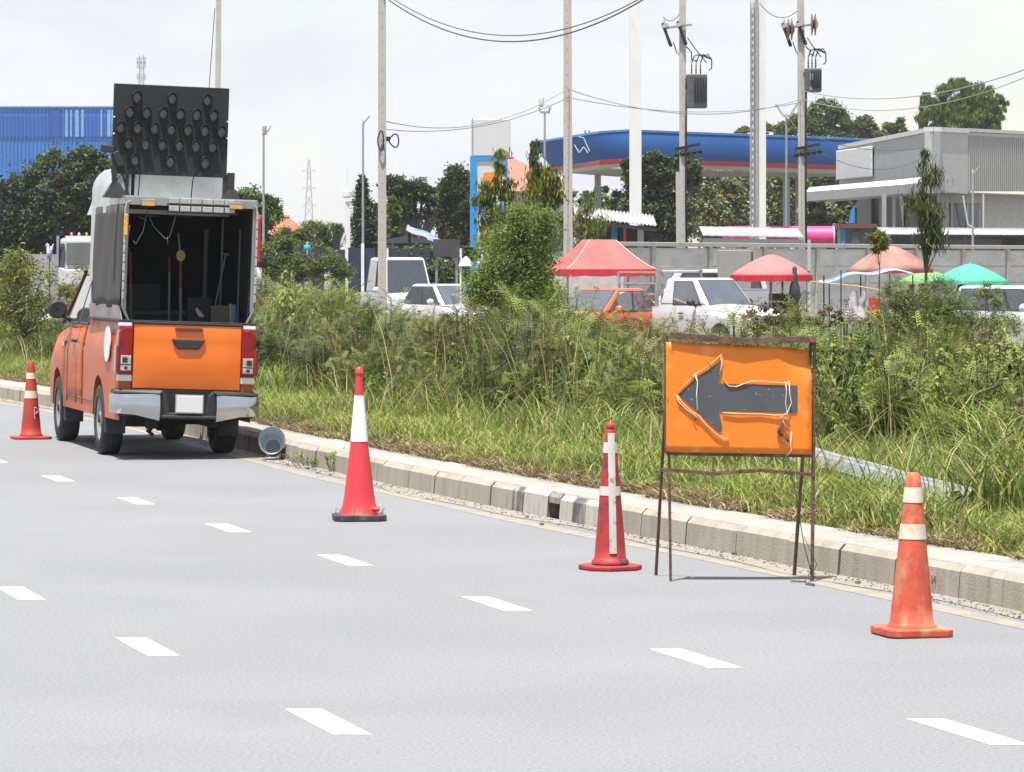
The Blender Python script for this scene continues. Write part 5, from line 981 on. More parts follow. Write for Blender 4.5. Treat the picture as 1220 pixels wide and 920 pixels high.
# ------------------------------------------------------------------ concrete panel wall
wallm = mat('wall_panel', (.46, .465, .46), .9, c2=(.54, .545, .54), scale=.8, bump=.3, dirt=(.36, .36, .355), dscale=1.2, dlo=.45, dhi=.7, stretch=(1, 1, 2.5), detail=8)
wa = Vector((GX(705, 92), 92, 0)); wb = Vector((GX(1300, 112), 112, 0)); wd = (wb-wa); ang = math.atan2(wd.y, wd.x)
t = thing('boundary_wall', 'long grey concrete panel wall with a coping behind the stalls and parked cars', 'wall', wa, ang); Lw = wd.length; n = 10; Hw = 2.42
for i in range(n):
    x0, x1 = Lw*i/n, Lw*(i+1)/n; b = MB()
    for j in range(5): b.b2(x0+.06, x1-.06, -.03+.004*(j % 2), .03, .02+j*.46, .02+j*.46+.45)
    b.build('wall_panel', wallm, t, bevel=.01)
    MB().b2(x0-.07, x0+.07, -.09, .05, 0, Hw-.06).build('wall_post', conc, t)
MB().b2(-.1, Lw, -.11, .10, Hw-.075, Hw+.03).build('coping', conc, t, bevel=.01)
# dark fence with pale posts further left
D = 100; k = F/D; t = thing('fence', 'dark navy fence with white and blue posts left of the concrete pole', 'fence', (GX(300, D), D, 0)); navy = mat('fence_navy', (.02, .022, .05), .7, var=.2)
for x0, x1 in ((322, 332), (336, 346), (352, 362), (374, 386), (398, 411), (414, 430), (434, 447), (462, 473), (476, 487), (492, 500), (504, 512), (538, 552)): MB().b2((x0-300)/k, (x1-300)/k, 0, .06, 0, GZ(296+random.uniform(-2, 2), D)).build('fence_panel', navy, t)
for x0, m_, py in ((333, wm, 310), (348, wm, 312), (388, wm, 305), (413, wm, 296), (392, wm, 318), (432, wm, 290), (364, mat('post_blue', (.05, .3, .55), .5), 292), (461, wm, 296)): MB().b2((x0-1.6-300)/k, (x0+2-300)/k, -.1, -.02, 0, GZ(py, D)).build('fence_post', m_, t)
MB().b2((300-300)/k, (560-300)/k, .07, .12, 0, GZ(312, D)).build('backing_wall', mat('fence_dark', (.03, .035, .03), .9), t)
# flags by the pickup
fr = mat('flag_red', (.42, .012, .03), .7, var=.1); D = 78; k = F/D; t = thing('banner_flag', 'tall red and white banner on a pole right of the pickup canopy', 'banner', (GX(305, D), D, 0))
MB().tube([(-.02, 0, 0), (-.02, 0, GZ(246, D))], .012, 6).build('pole', wm, t); MB().grid([[(-.02+(8/k)*u*(.7+.3*v)+.01*sin(6*v), .04*sin(5*u+3*v), GZ(318, D)+(GZ(256, D)-GZ(318, D))*v) for u in np.linspace(0, 1, 5)] for v in np.linspace(0, 1, 10)]).build('cloth', fr, t, smooth=True, solid=.01)
MB().grid([[(-.02+(8/k)*u, .04*sin(5*u+3*v), GZ(338, D)+(GZ(319, D)-GZ(338, D))*v) for u in np.linspace(0, 1, 5)] for v in np.linspace(0, 1, 4)]).build('white_hem', mat('cloth_white', (.65, .62, .62), .7), t, smooth=True, solid=.01)
D = 96; k = F/D; t = thing('banner_flag', 'small blue and yellow banner standing in the bushes left of the white mast', 'banner', (GX(366, D), D, 0)); MB().tube([(0, 0, 0), (0, 0, GZ(288, D))], .02, 6).build('pole', wm, t)
MB().grid([[(-4/k+8/k*u, .05*sin(4*v), GZ(330, D)+(GZ(292, D)-GZ(330, D))*v) for u in (0, .5, 1)] for v in np.linspace(0, 1, 8)]).build('cloth', mat('cloth_blue', (.03, .28, .55), .7), t, smooth=True, solid=.01)
# ------------------------------------------------------------------ houses with orange roofs
rooft = mat('roof_tile', (.33, .075, .035), .8, c2=(.42, .12, .06), scale=3, dirt=(.2, .08, .05), dscale=2, dlo=.5, dhi=.7); plaster = mat('plaster', (.45, .42, .38), .8)
def house(px0, px1, D, py_r, py_e, label, pxr0, pxr1, wall=plaster, rm=rooft, dep=8):
    k = F/D; cx = (px0+px1)/2; t = thing('house', label, 'house', (GX(cx, D), D, 0)); ze, zr = GZ(py_e, D), GZ(py_r, D)
    x0, x1, a, c = (px0-cx)/k, (px1-cx)/k, (pxr0-cx)/k, (pxr1-cx)/k
    MB().b2(x0*.86, x1*.86, .5, dep-.5, 0, ze-.01).build('wall', wall, t)
    b = MB(); b.add([(x0, 0, ze), (x1, 0, ze), (x1, dep, ze), (x0, dep, ze), (a, dep*.5, zr), (c, dep*.5, zr)], [(0, 1, 5, 4), (1, 2, 5), (2, 3, 4, 5), (3, 0, 4), (0, 3, 2, 1)]); b.build('roof', rm, t)
    MB().tube([(a, dep*.5, zr), (c, dep*.5, zr)], .12, 6).build('ridge', rm, t); 
    for s in (-.5, .3): MB().b2(x0*s-.5, x0*s+.5, .42, .5, ze*.45, ze*.8).build('window', glass, t)
    return t
house(316, 372, 150, 258, 292, 'low house with a bright orange hipped roof behind the bushes', 322, 338)
house(572, 690, 215, 186, 228, 'house with a faded terracotta roof right of the station pylon', 585, 612, rm=mat('roof_terracotta', (.25, .115, .08), .8, var=.12, scale=4))
# blue tarpaulin roof and dark shed
D = 118; k = F/D; t = thing('tarpaulin', 'bright blue and white tarpaulin roof under the dark open tree', 'tarpaulin', (GX(505, D), D, 0))
MB().grid([[(GX(484+42*u, D)-GX(505, D), 1.5*v, GZ(267+18*u+ (1-v)*7+1.2*sin(9*u), D)) for u in np.linspace(0, 1, 12)] for v in np.linspace(0, 1, 5)]).build('tarpaulin_sheet', mat('tarp_blue', (.04, .12, .55), .5, c2=(.35, .42, .65), scale=3, stretch=(1, 1, 4)), t, smooth=True, solid=.02)
b = MB(); [b.tube([((x_-505)/k, y_, 0), ((x_-505)/k, y_, GZ(py, D))], .03, 6) for x_, y_, py in ((487, .2, 276), (524, .2, 291), (487, 1.4, 269), (524, 1.4, 286))]; b.build('post', dark, t)
t = thing('shed', 'dark open shed beneath the blue tarpaulin', 'shed', (GX(480, 124), 124, 0)); MB().b2(-1.0, 1.3, 0, 3, 0, GZ(290, 124)).build('wall', dark, t); MB().prism([(-1.15, GZ(290, 124)), (1.4, GZ(290, 124)), (.1, GZ(281, 124))], -.2, 3.2).build('roof', mat('shed_roof', (.04, .045, .06), .7), t)
D = 98; k = F/D; t = thing('notice_board', 'blank dark notice board standing right of the white van', 'sign', (GX(532, D), D, 0)); MB().b2(-16/k, 16/k, -.04, .04, GZ(306, D), GZ(285, D)).build('board', mat('board_brown', (.045, .042, .042), .7), t)
for s in (-1, 1): MB().b2(s*12/k-.03, s*12/k+.03, .041, .09, 0, GZ(287, D)).build('post', steelg, t)
D = 92; k = F/D; t = thing('market_umbrella', 'small pale umbrella on a white pole behind the white sedan', 'umbrella', (GX(549, D), D, 0)); MB().tube([(0, 0, 0), (0, 0, GZ(296, D))], .03, 6).build('pole', wm, t); MB().lathe([(.001, GZ(305, D)-GZ(296, D)+.0), (5/k, -.28), (9/k, -.42), (8.8/k, -.44)], n=8, c=(6/k, 0, GZ(296, D)), capb=False, capt=False).build('canopy', wm, t)
# ------------------------------------------------------------------ filling station: price pylon
D = 122; k = F/D; t = thing('station_pylon', 'blue and white filling station price pylon with an orange emblem behind the thin trees', 'sign', (GX(584, D), D, 0)); pyb = mat('pylon_blue', (.02, .22, .52), .45); pyw = mat('pylon_white', (.50, .50, .51), .5, var=.03)
def pb(x0, x1, y0, y1, a=-.12, c=.12): return MB().b2((x0-584)/k, (x1-584)/k, a, c, GZ(y1, D), GZ(y0, D))
pb(561, 608, 142, 186).build('top_panel', pyw, t, bevel=.02); pb(560, 568, 186.3, 345, -.16, .14).build('left_column', pyb, t); pb(568.2, 604, 186.3, 191.5, -.15, .13).build('top_rail', pyb, t); pb(601.5, 605, 191.7, 244, -.15, .13).build('right_edge', pyb, t); pb(568.2, 601.3, 191.7, 243.8, -.11, .10).build('logo_panel', pyw, t); pb(568.2, 603, 244.1, 250, -.15, .13).build('middle_rail', pyb, t); pb(568.2, 600, 250.2, 300, -.11, .10).build('price_panel', pyw, t); pb(596, 602, 300, 345).build('right_foot', steelg, t)
b = MB(); pts = [(574, 214), (577, 206), (596, 203.5), (597, 224), (590, 226), (585, 222), (580, 228), (575, 230)]; b.prism([((x_-584)/k, GZ(y_, D)) for x_, y_ in pts], -.125, -.112); b.build('emblem', mat('emblem_orange', (.65, .22, .04), .5), t)
pb(562.5, 563.6, 141, 187, -.14, -.125).build('panel_seam', steelg, t)
for y_ in (258, 270, 282): pb(572, 597, y_, y_+7, -.125, -.112).build('price_strip', mat('price_dark', (.05, .1, .25), .5) if y_ != 270 else mat('price_red', (.5, .03, .03), .5), t)
# canopy
D = 185; k = F/D; cb = mat('canopy_blue', (.006, .062, .22), .6, var=.1, scale=.3, spec=.3); cr = mat('canopy_red', (.30, .015, .03), .4); soff = mat('canopy_soffit', (.30, .31, .29), .6)
t = thing('station_canopy', 'long blue filling station canopy with a thin red lower stripe', 'canopy', (GX(860, D), D, 0))
def c_(px, py, dy=0): return Vector(((px-860)/k, dy, GZ(py, D)))
xs = [640, 716, 749, 1070]; 
tops = [c_(638, 166, 6), c_(714, 159.5, -1), c_(749, 158, -1.5), c_(1075, 164, 6)]
def section(tp, h, bulge): # curved fascia between top and bottom
    out_ = []
    for q in np.linspace(0, 1, 7): out_.append(tp+Vector((0, -bulge*sin(pi*q*.9), -h*q)))
    return out_
hb = [10/k, 32/k, 32/k, 31/k]; bl = [.02, .1, .14, .14]
b = MB(); secs = [section(tops[i], hb[i], bl[i]) for i in range(4)]; secs[0] = [s_+Vector(((20*j/6)/k, 0, -(20*j/6)/k*1.0)) for j, s_ in enumerate(secs[0])]
b.grid(secs); b.build('fascia', cb, t, smooth=True)
b = MB(); lo = [s_[-1] for s_ in secs]; b.grid([[p+Vector((0, -.02, 0)), p+Vector((0, .02, -5/k))] for p in lo]); b.build('red_stripe', cr, t, solid=.06)
b = MB(); lo2 = [p+Vector((0, .12, -5/k)) for p in lo]; b.grid([[p, p+Vector((0, .3, -4.5/k))] for p in lo2]); b.build('lower_return', soff, t, solid=.05)
b = MB(); b.add([lo2[0]+Vector((0, .3, 0)), lo2[1]+Vector((0, .3, -4/k)), lo2[3]+Vector((0, .3, -4/k)), c_(1075, 199, 20), c_(749, 199, 20)], [(0, 1, 2, 3, 4)]); b.build('soffit', soff, t)
b = MB(); b.add([tops[0], tops[1], tops[2], tops[3], c_(1075, 162, 20), c_(749, 158, 20)], [(0, 1, 2, 3, 4, 5)]); b.build('roof_deck', cb, t)
b = MB(); b.grid([[s_+Vector((0, -.03, .0)), s_+Vector((0, -.05, .05+1.3/k))] for s_ in tops]); b.build('top_trim', mat('trim_lightblue', (.05, .25, .6), .4), t, solid=.05)
em = mat('emblem_white', (.7, .7, .72), .5)
for pts in ([(684, 173), (689.5, 182.5), (695, 175.5)], [(695, 175.5), (697.5, 179), (700, 183)], [(689, 163.5), (695, 165), (702, 181)]):
    f_ = lambda x_, y_: c_(x_, y_, -.85-.0)+Vector((0, 0, 0)); b = MB()
    for i in range(2): b.bar(f_(*pts[i]), f_(*pts[i+1]), .035, .03)
    b.build('emblem_stroke', em, t)
for px in (948, 757, 690):
    if px == 948: MB().b2((px-4-860)/k, (px+4-860)/k, 6, 6.5, 0, GZ(203, D)).build('column', mat('column_blue_grey', (.2, .27, .36), .5), t)
    MB().b2((px+30-4-860)/k, (px+30+4-860)/k, 14, 14.5, 0, GZ(200, D)).build('column', soff, t)
for px in (699, 704, 729): MB().tube([c_(px, 160, 4), c_(px, 152, 4)], .05, 5).build('roof_vent', steelg, t)
# grey station building
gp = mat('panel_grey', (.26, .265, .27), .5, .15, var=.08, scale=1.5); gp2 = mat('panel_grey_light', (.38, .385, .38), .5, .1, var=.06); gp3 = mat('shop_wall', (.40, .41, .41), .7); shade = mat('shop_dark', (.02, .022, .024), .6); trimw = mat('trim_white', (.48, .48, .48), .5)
A_ = Vector((GX(1000, 156), 156, 0)); B_ = Vector((GX(1110, 130), 130, 0)); C_ = Vector((GX(1153, 131.5), 131.5, 0)); E_ = Vector((GX(1290, 139), 139, 0))
t = thing('station_building', 'grey metal clad station shop with a blank white sign at the far right', 'building', B_)
def seg(p, q, z0, z1, th, name, m, off=0, bev=0):
    d = (q-p); d.z = 0; n_ = Vector((d.y, -d.x, 0)).normalized()
    if n_.y > 0: n_ = -n_
    o_ = n_*off; b = MB(); vs = []
    for z in (z0, z1):
        zz = z if hasattr(z, '__len__') else (z, z)
        vs += [Vector((p.x, p.y, zz[0]))+o_-B_, Vector((q.x, q.y, zz[1]))+o_-B_, Vector((q.x, q.y, zz[1]))+o_-n_*th-B_, Vector((p.x, p.y, zz[0]))+o_-n_*th-B_]
    b.hexa(vs); return b.build(name, m, t, bevel=bev)
zA, zB, zC, zE = GZ(178, 156), GZ(157, 130), GZ(157, 131.5), GZ(164, 139); zb_ = GZ(230, 130)
seg(A_, B_, (GZ(222, 156), GZ(216, 130)), (zA, zB), .3, 'left_fascia', gp); seg(B_, C_, zb_, (zB, zC), .3, 'corner_fascia', gp2); seg(C_, E_, (GZ(228, 131.5), GZ(228, 139)), (zC-.02, zE), .28, 'ribbed_fascia', gp2)
for i in range(60):
    p = C_.lerp(E_, (i+.5)/60); q = C_.lerp(E_, (i+.78)/60); z1_ = zC+(zE-zC)*(i+.6)/60-.12; seg(p, q, GZ(227, 133), z1_, .03, 'cladding_rib', gp2, .035) if i < 30 else None
seg(A_, B_, (zA+.005, zB+.005), (zA+.16, zB+.16), .4, 'roof_trim', trimw, .06); seg(B_, C_, zB+.006, zB+.165, .4, 'roof_trim', trimw, .06); seg(C_, E_, (zC, zE+.005), (zC+.12, zE+.12), .4, 'roof_trim', trimw, .05)
p = A_.lerp(B_, .0); q = A_.lerp(B_, .42); seg(p, q, (GZ(213, 154), GZ(211, 145)), (GZ(178, 154), GZ(174, 145)), .1, 'blank_sign', mat('blank_sign_white', (.52, .52, .54), .5), .14, .04)
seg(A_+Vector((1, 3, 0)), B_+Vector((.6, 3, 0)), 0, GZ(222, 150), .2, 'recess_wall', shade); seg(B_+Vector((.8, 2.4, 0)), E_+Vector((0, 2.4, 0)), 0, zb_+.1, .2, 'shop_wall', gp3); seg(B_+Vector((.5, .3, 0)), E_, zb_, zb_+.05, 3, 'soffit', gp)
for f_, w in ((.30, .5), (.55, .9), (.8, .5), (.99, .7)):
    p = A_.lerp(B_, f_)+Vector((.4, 1.6, 0)); seg(p, p+(B_-A_).normalized()*w, 0, GZ(222, 145), .3, 'column', gp if f_ in (.55,) else (shade if f_ < .9 else gp2))
for i in range(3): p = B_+Vector((.9+.55*i, 2.0, 0)); seg(p, p+Vector((.06, 0, 0)), 0, zb_, .06, 'mullion', trimw)
seg(B_+Vector((.85, 2.2, 0)), B_+Vector((2.1, 2.2, 0)), .3, zb_-.3, .05, 'shop_window', mat('shop_glass', (.10, .11, .12), .1, spec=1, coat=.5))
MB().tube([Vector((GX(1147, 131), 131, GZ(233, 131)))-B_, Vector((GX(1153, 131), 131, GZ(268, 131)))-B_, Vector((GX(1160, 131), 131, GZ(272, 131)))-B_], .035, 6).build('drain_pipe', trimw, t)
# porch roof of the building
A2 = Vector((GX(960, 150), 150, 0)); B2 = Vector((GX(1072, 124), 124, 0)); C2 = Vector((GX(1098, 124.5), 124.5, 0))
b = MB(); dd = Vector((.5, 4.5, 0)); vs = []
for p, z0_, z1_ in ((A2, GZ(240, 150), GZ(229.5, 150)), (B2, GZ(231, 124), GZ(221, 124)), (C2, GZ(231, 124.5), GZ(218, 124.5))): vs += [p-B_+Vector((0, 0, z0_)), p-B_+Vector((0, 0, z1_)), p+dd-B_+Vector((0, 0, z1_+.28)), p+dd-B_+Vector((0, 0, z0_))]
b.add(vs, [(0, 1, 5, 4), (1, 2, 6, 5), (3, 0, 4, 7), (4, 5, 9, 8), (5, 6, 10, 9), (7, 4, 8, 11), (0, 3, 2, 1), (8, 9, 10, 11), (2, 3, 7, 6), (6, 7, 11, 10)]); b.build('porch_roof', gp, t)
b = MB(); tp = [vs[1], vs[5], vs[9], vs[10], vs[6], vs[2]]; b.add([v+Vector((0, 0, .012)) for v in tp], [(0, 1, 4, 5), (1, 2, 3, 4)]); b.build('porch_roof_sheet', trimw, t, solid=.02)
for p, z in ((A2+Vector((1.0, .6, 0)), GZ(240, 150)), (B2+Vector((-.5, .8, 0)), GZ(231, 124))): seg(p, p+Vector((.14, 0, 0)), 0, z, .14, 'porch_post', steelg)
# kiosk with blue frame
D = 128; k = F/D; t = thing('kiosk', 'small blue framed kiosk with a brown roof left of the corrugated canopy', 'kiosk', (GX(1020, D), D, 0)); MB().b2(-18/k, 20/k, .1, 1.5, 0, GZ(272, D)).build('wall', mat('kiosk_wall', (.14, .17, .2), .6, var=.4, scale=2), t); MB().b2(-24/k, 24/k, -.4, 1.8, GZ(272, D), GZ(267, D)).build('roof', mat('kiosk_roof', (.12, .05, .035), .7), t); MB().b2(-18/k, -14/k, -.3, -.2, 0, GZ(272, D)).build('blue_post', pyb, t)
MB().prism([(-8/k, GZ(266, D)), (-1/k, GZ(266, D)), (-1/k, GZ(246, D)), (-5/k, GZ(250, D))], .2, .3).build('blue_flag', pyb, t); MB().b2(-6/k, 4/k, .0, .08, GZ(290, D), GZ(276, D)).build('window', glassb, t)
# corrugated canopy in front of the shop
def corr(name, label, px0, px1, D0_, D1, py0, py1, dep, rise, m, fm, cat='canopy', wave=.13, amp=.022, th=.02, fas=9, posts=()):
    a = Vector((GX(px0, D0_), D0_, 0)); c = Vector((GX(px1, D1), D1, 0)); t = thing(name, label, cat, a); z0_, z1_ = GZ(py0, D0_), GZ(py1, D1); n = int((c-a).length/wave*6); rows = []
    for v in (0, 1): rows.append([(c-a)*(i/n)+Vector((0, dep*v, z0_+(z1_-z0_)*i/n+rise*v+amp*sin(2*pi*i/6))) for i in range(n+1)])
    MB().grid(rows).build('roof_sheet', m, t, smooth=True, solid=th)
    b = MB(); d_ = c-a; k_ = F/D0_; b.hexa([Vector((0, .03, z0_-fas/k_)), d_+Vector((0, .03, z1_-fas/k_)), d_+Vector((0, .1, z1_-fas/k_)), Vector((0, .1, z0_-fas/k_)), Vector((0, .03, z0_-.06)), d_+Vector((0, .03, z1_-.06)), d_+Vector((0, .1, z1_-.06)), Vector((0, .1, z0_-.06))]); b.build('fascia_beam', fm, t)
    for f_ in posts: p = d_*f_; MB().b2(p.x-.04, p.x+.04, .2, .28, 0, z0_-.1).build('post', fm, t)
    return t
zinc = mat('zinc_sheet', (.40, .41, .42), .45, .3, var=.12, scale=2)
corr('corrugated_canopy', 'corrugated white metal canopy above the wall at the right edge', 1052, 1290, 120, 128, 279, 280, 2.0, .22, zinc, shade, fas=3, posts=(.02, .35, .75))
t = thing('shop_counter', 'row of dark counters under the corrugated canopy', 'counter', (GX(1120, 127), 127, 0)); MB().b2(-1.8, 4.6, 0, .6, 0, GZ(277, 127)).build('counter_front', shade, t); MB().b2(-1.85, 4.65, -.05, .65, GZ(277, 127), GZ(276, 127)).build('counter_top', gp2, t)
corr('tin_shed_roof', 'white corrugated shed roof behind the red tent', 685, 782, 101, 99, 258, 269, 2.4, .3, zinc, shade, 'shed', fas=7, posts=(.1, .6, .95)); 
corr('lean_to_roof', 'pale grey lean-to roof above the wall right of the first mast', 838, 958, 98, 101, 281, 283, 2.3, .26, mat('lean_grey', (.34, .34, .36), .5, .2), gp2, 'lean-to', wave=.4, amp=.004, fas=9, posts=(.02, .97))
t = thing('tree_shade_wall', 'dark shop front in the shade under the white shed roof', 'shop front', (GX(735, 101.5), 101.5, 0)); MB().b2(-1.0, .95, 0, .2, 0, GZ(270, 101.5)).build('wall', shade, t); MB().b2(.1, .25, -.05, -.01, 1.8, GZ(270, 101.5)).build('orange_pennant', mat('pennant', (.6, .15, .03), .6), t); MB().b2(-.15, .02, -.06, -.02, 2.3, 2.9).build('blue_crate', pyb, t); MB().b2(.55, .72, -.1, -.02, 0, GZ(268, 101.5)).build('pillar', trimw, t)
# pink tank
D = 126; k = F/D; t = thing('storage_tank', 'bright pink horizontal tank above the wall beside the right transformer pole', 'tank', (GX(930, D), D, 0)); MB().lathe([(.001, -69/k), (.26, -68/k), (.36, -66/k), (.36, 63/k), (.26, 65/k), (.001, 65.5/k)], n=24, M=Matrix.Rotation(pi/2, 3, 'Y'), c=(0, 0, GZ(282.5, D)), capb=False, capt=False).build('tank_body', mat('tank_pink', (.50, .04, .16), .5), t, smooth='auto')
MB().lathe([(.37, 62/k), (.37, 63.5/k)], n=24, M=Matrix.Rotation(pi/2, 3, 'Y'), c=(0, 0, GZ(282.5, D))).build('end_ring', trimw, t)
for x_ in (-50, 0, 50): MB().b2(x_/k-.1, x_/k+.1, -.2, .2, 0, GZ(290, D)).build('saddle', steelg, t)
D = 112; k = F/D; t = thing('market_umbrella', 'pink parasol top peeking above the wall under the lean-to', 'umbrella', (GX(872, D), D, 0)); MB().lathe([(.44, GZ(293, D)), (.3, GZ(288, D)), (.02, GZ(284, D))], n=10, capb=False).build('canopy', mat('umb_pink', (.55, .15, .3), .7, trans=.3), t); MB().tube([(0, 0, 0), (0, 0, GZ(285, D))], .02, 6).build('pole', steelg, t)
# grey container door panel in front of the wall
D = 89; k = F/D; t = thing('steel_cabinet', 'tall plain grey steel cabinet against the wall left of the red umbrella', 'cabinet', (GX(875, D), D, 0)); MB().b2(-19/k, 20/k, 0, .5, .05, GZ(298, D)).build('cabinet_body', mat('cabinet_grey', (.25, .245, .235), .6, var=.05), t, bevel=.015); MB().b2(.0, .01, -.004, .0, .1, GZ(300, D)).build('door_seam', steelg, t); MB().b2(.03, .05, -.03, -.004, 1.1, 1.3).build('handle', dark, t); MB().b2(20/k, 22.5/k, .02, .48, 0, GZ(300, D)).build('side_frame', mat('rust_brown', (.12, .04, .03), .8), t)
# ------------------------------------------------------------------ stalls
tentred = mat('tent_red', (.56, .10, .10), .7, c2=(.62, .17, .15), scale=3, trans=.35); tenthem = mat('tent_hem', (.5, .02, .035), .7, trans=.2)
D = 84; k = F/D; t = thing('market_tent', 'peaked red canvas market tent behind the orange car', 'tent', (GX(713, D), D, 0), radians(12)); hx, hy = 1.02, 1.3; ze = GZ(322, D)+.02; zp = GZ(285.5, D)
b = MB(); N = 14
def tz(u, v):
    m_ = max(abs(u), abs(v)); return ze+(zp-ze)*max(0, (1-m_)/.72)**1.35 if m_ > .28 else zp-.02+.02*(1-m_/.28)
b.grid([[(hx*u, hy*v, tz(u, v)) for u in np.linspace(-1, 1, 29)] for v in np.linspace(-1, 1, 29)]); b.build('canopy', tentred, t, smooth=True, solid=.006)
b = MB(); ring = [(-hx, -hy), (hx, -hy), (hx, hy), (-hx, hy), (-hx, -hy)]
for i in range(4):
    a = Vector(ring[i]+(0,)); c = Vector(ring[i+1]+(0,)); b.grid([[a.lerp(c, q)+Vector((0, 0, ze)) for q in np.linspace(0, 1, 12)], [a.lerp(c, q)*1.01+Vector((0, 0, ze-.15-.015*sin(q*20))) for q in np.linspace(0, 1, 12)]])
b.build('valance', tenthem, t, solid=.006)
for sx in (-1, 1):
    for sy in (-1, 1): MB().tube([(sx*hx*.97, sy*hy*.97, 0), (sx*hx*.97, sy*hy*.97, ze)], .02, 6).build('leg', steelg, t)
b = MB(); b.grid([[(-.25+1.2*u, hy*1.2, .75+1.0*v) for u in (0, .5, 1)] for v in (0, .5, 1)]); b.build('white_side_sheet', mat('sheet_white', (.6, .6, .6), .7), t, solid=.01)
# white seams of the tent
b = MB()
for sx in (-1, 1): b = MB(); b.tube([(sx*hx*m_, -hy*m_, tz(m_, m_)+.012) for m_ in np.linspace(1, .3, 12)], .008, 5); b.build('seam', mat('seam_white', (.7, .6, .58), .7), t)
def umb(px, py_t, py_e, r_px, D, label, m, mh, n=10, hem=.10, drop=0, tilt=0, sag=.35):
    k = F/D; t = thing('market_umbrella', label, 'umbrella', (GX(px, D), D, 0)); R_ = r_px/k; zt, ze = GZ(py_t, D), GZ(py_e, D); b = MB(); rows = []
    for q in np.linspace(0.02, 1, 9):
        rows.append([(R_*q*cos(a)*(1-.05*q*(1-abs(cos(a*n/2)))), R_*q*sin(a)*(1-.05*q*(1-abs(cos(a*n/2)))), zt-(zt-ze)*(q**1.5*.85+.15*q)+tilt*q*cos(a)) for a in np.linspace(0, 2*pi, n*4+1)])
    b.grid(rows); b.build('canopy', m, t, smooth=True, solid=.004)
    b = MB(); b.grid([rows[-1], [(x_*1.005, y_*1.005, z_-hem-.02*abs(sin(i*pi/4))) for i, (x_, y_, z_) in enumerate(rows[-1])]]); b.build('hem', mh, t, solid=.004)
    MB().tube([(0, 0, 0), (0, 0, zt)], .02, 6).build('pole', steelg, t); MB().lathe([(.02, 0), (.018, .02), (.008, .05)], n=8, c=(0, 0, zt)).build('finial', mh, t)
    b = MB(); [b.bar((0, 0, ze+.1), (R_*.95*cos(a), R_*.95*sin(a), ze+.02), .012) for a in np.linspace(0, 2*pi, n+1)[:-1]]; b.build('rib', steelg, t); return t
umb(919, 303, 328, 49, 82, 'round red market umbrella right of the grey cabinet', mat('umb_red', (.62, .17, .17), .7, c2=(.68, .24, .23), scale=3, trans=.35), tenthem, hem=.12)
umb(1060, 292, 322, 52, 84, 'faded pinkish brown umbrella over the stall behind the slender tree', mat('umb_faded', (.27, .11, .09), .8, c2=(.38, .24, .19), scale=2.2, trans=.25), mat('umb_brown', (.25, .04, .04), .8), hem=.06, tilt=.02)
umb(1156, 314, 336, 47, 78, 'bright mint green umbrella at the far right beside the white car', mat('umb_mint', (.08, .48, .30), .7, c2=(.11, .54, .36), scale=3, trans=.35), mat('umb_mint_hem', (.05, .42, .27), .7), hem=.04)
umb(1106, 322, 336, 38, 86, 'lime green umbrella half hidden between the faded and the mint umbrellas', mat('umb_lime', (.22, .45, .16), .7, trans=.35), mat('umb_lime_hem', (.16, .38, .12), .7), hem=.03)
D = 82; k = F/D; t = thing('stall_awning', 'white and blue tarpaulin awning stretched under the faded umbrella', 'awning', (GX(1040, D), D, 0)); MB().grid([[((-62+112*u)/k, .9*v, GZ(337-13*sin(u*pi*.62)*1.0+2*sin(u*14), D)+.05*v) for u in np.linspace(0, 1, 20)] for v in (0, .5, 1)]).build('awning_sheet', mat('awn_blue', (.10, .20, .48), .6, c2=(.55, .56, .58), scale=1.6, trans=.2), t, smooth=True, solid=.01)
for x_ in (-58, -14, 8, 48): MB().tube([(x_/k, .1, 0), (x_/k, .1, GZ(328, D))], .015, 6).build('post', dark, t)
b = MB(); b.tube([(-100/k, -.3, GZ(333, D)), (-20/k, -.3, GZ(341, D)), (10/k, -.3, GZ(346, D))], .014, 5); b.build('bamboo_pole', mat('bamboo', (.45, .30, .14), .6), t)
# stall goods
t = thing('market_stall', 'stall table draped with grey cloth bundles under the faded umbrella', 'stall', (GX(1035, 80), 80, 0)); cl = mat('cloth_grey', (.16, .14, .14), .85, c2=(.42, .40, .42), scale=6)
MB().b2(-.5, .95, 0, .8, .62, .68).build('table_top', mat('stall_wood', (.2, .13, .08), .8), t); [MB().b2(x_, x_+.05, y_, y_+.05, 0, .62).build('leg', dark, t) for x_ in (-.48, .88) for y_ in (.02, .72)]

for cx_, cy_, sc_, sd_ in ((-.25, .2, .20, 3), (-.10, .25, .15, 4), (.62, .25, .19, 5)):
    r__ = np.random.default_rng(sd_); rows = []
    for q in np.linspace(0, 1, 11):
        rad = sc_*(1-.75*q)*(1+.15*sin(9*q)); rows.append([(cx_+.07*sin(3*q+sd_)+rad*(1+.28*sin(3*a+sd_)*cos(2*q)+.08*r__.normal())*cos(a), cy_+rad*(1+.2*sin(4*a))*sin(a), .68+.62*q*(1+.06*sin(2*a))) for a in np.linspace(0, 2*pi, 16)])
    MB().grid(rows).build('cloth_bundle', cl, t, smooth=True)
t2 = thing('crate', 'red and yellow crate on the stall beside the grey cloth bundles', 'crate', (GX(1044, 79.8), 80.1, .68)); MB().b2(-.10, .10, 0, .25, .25, .5).build('crate_top', mat('crate_red', (.5, .03, .02), .5), t2); MB().b2(-.10, .10, 0, .25, 0, .249).build('crate_base', mat('crate_yellow', (.6, .35, .04), .5), t2)
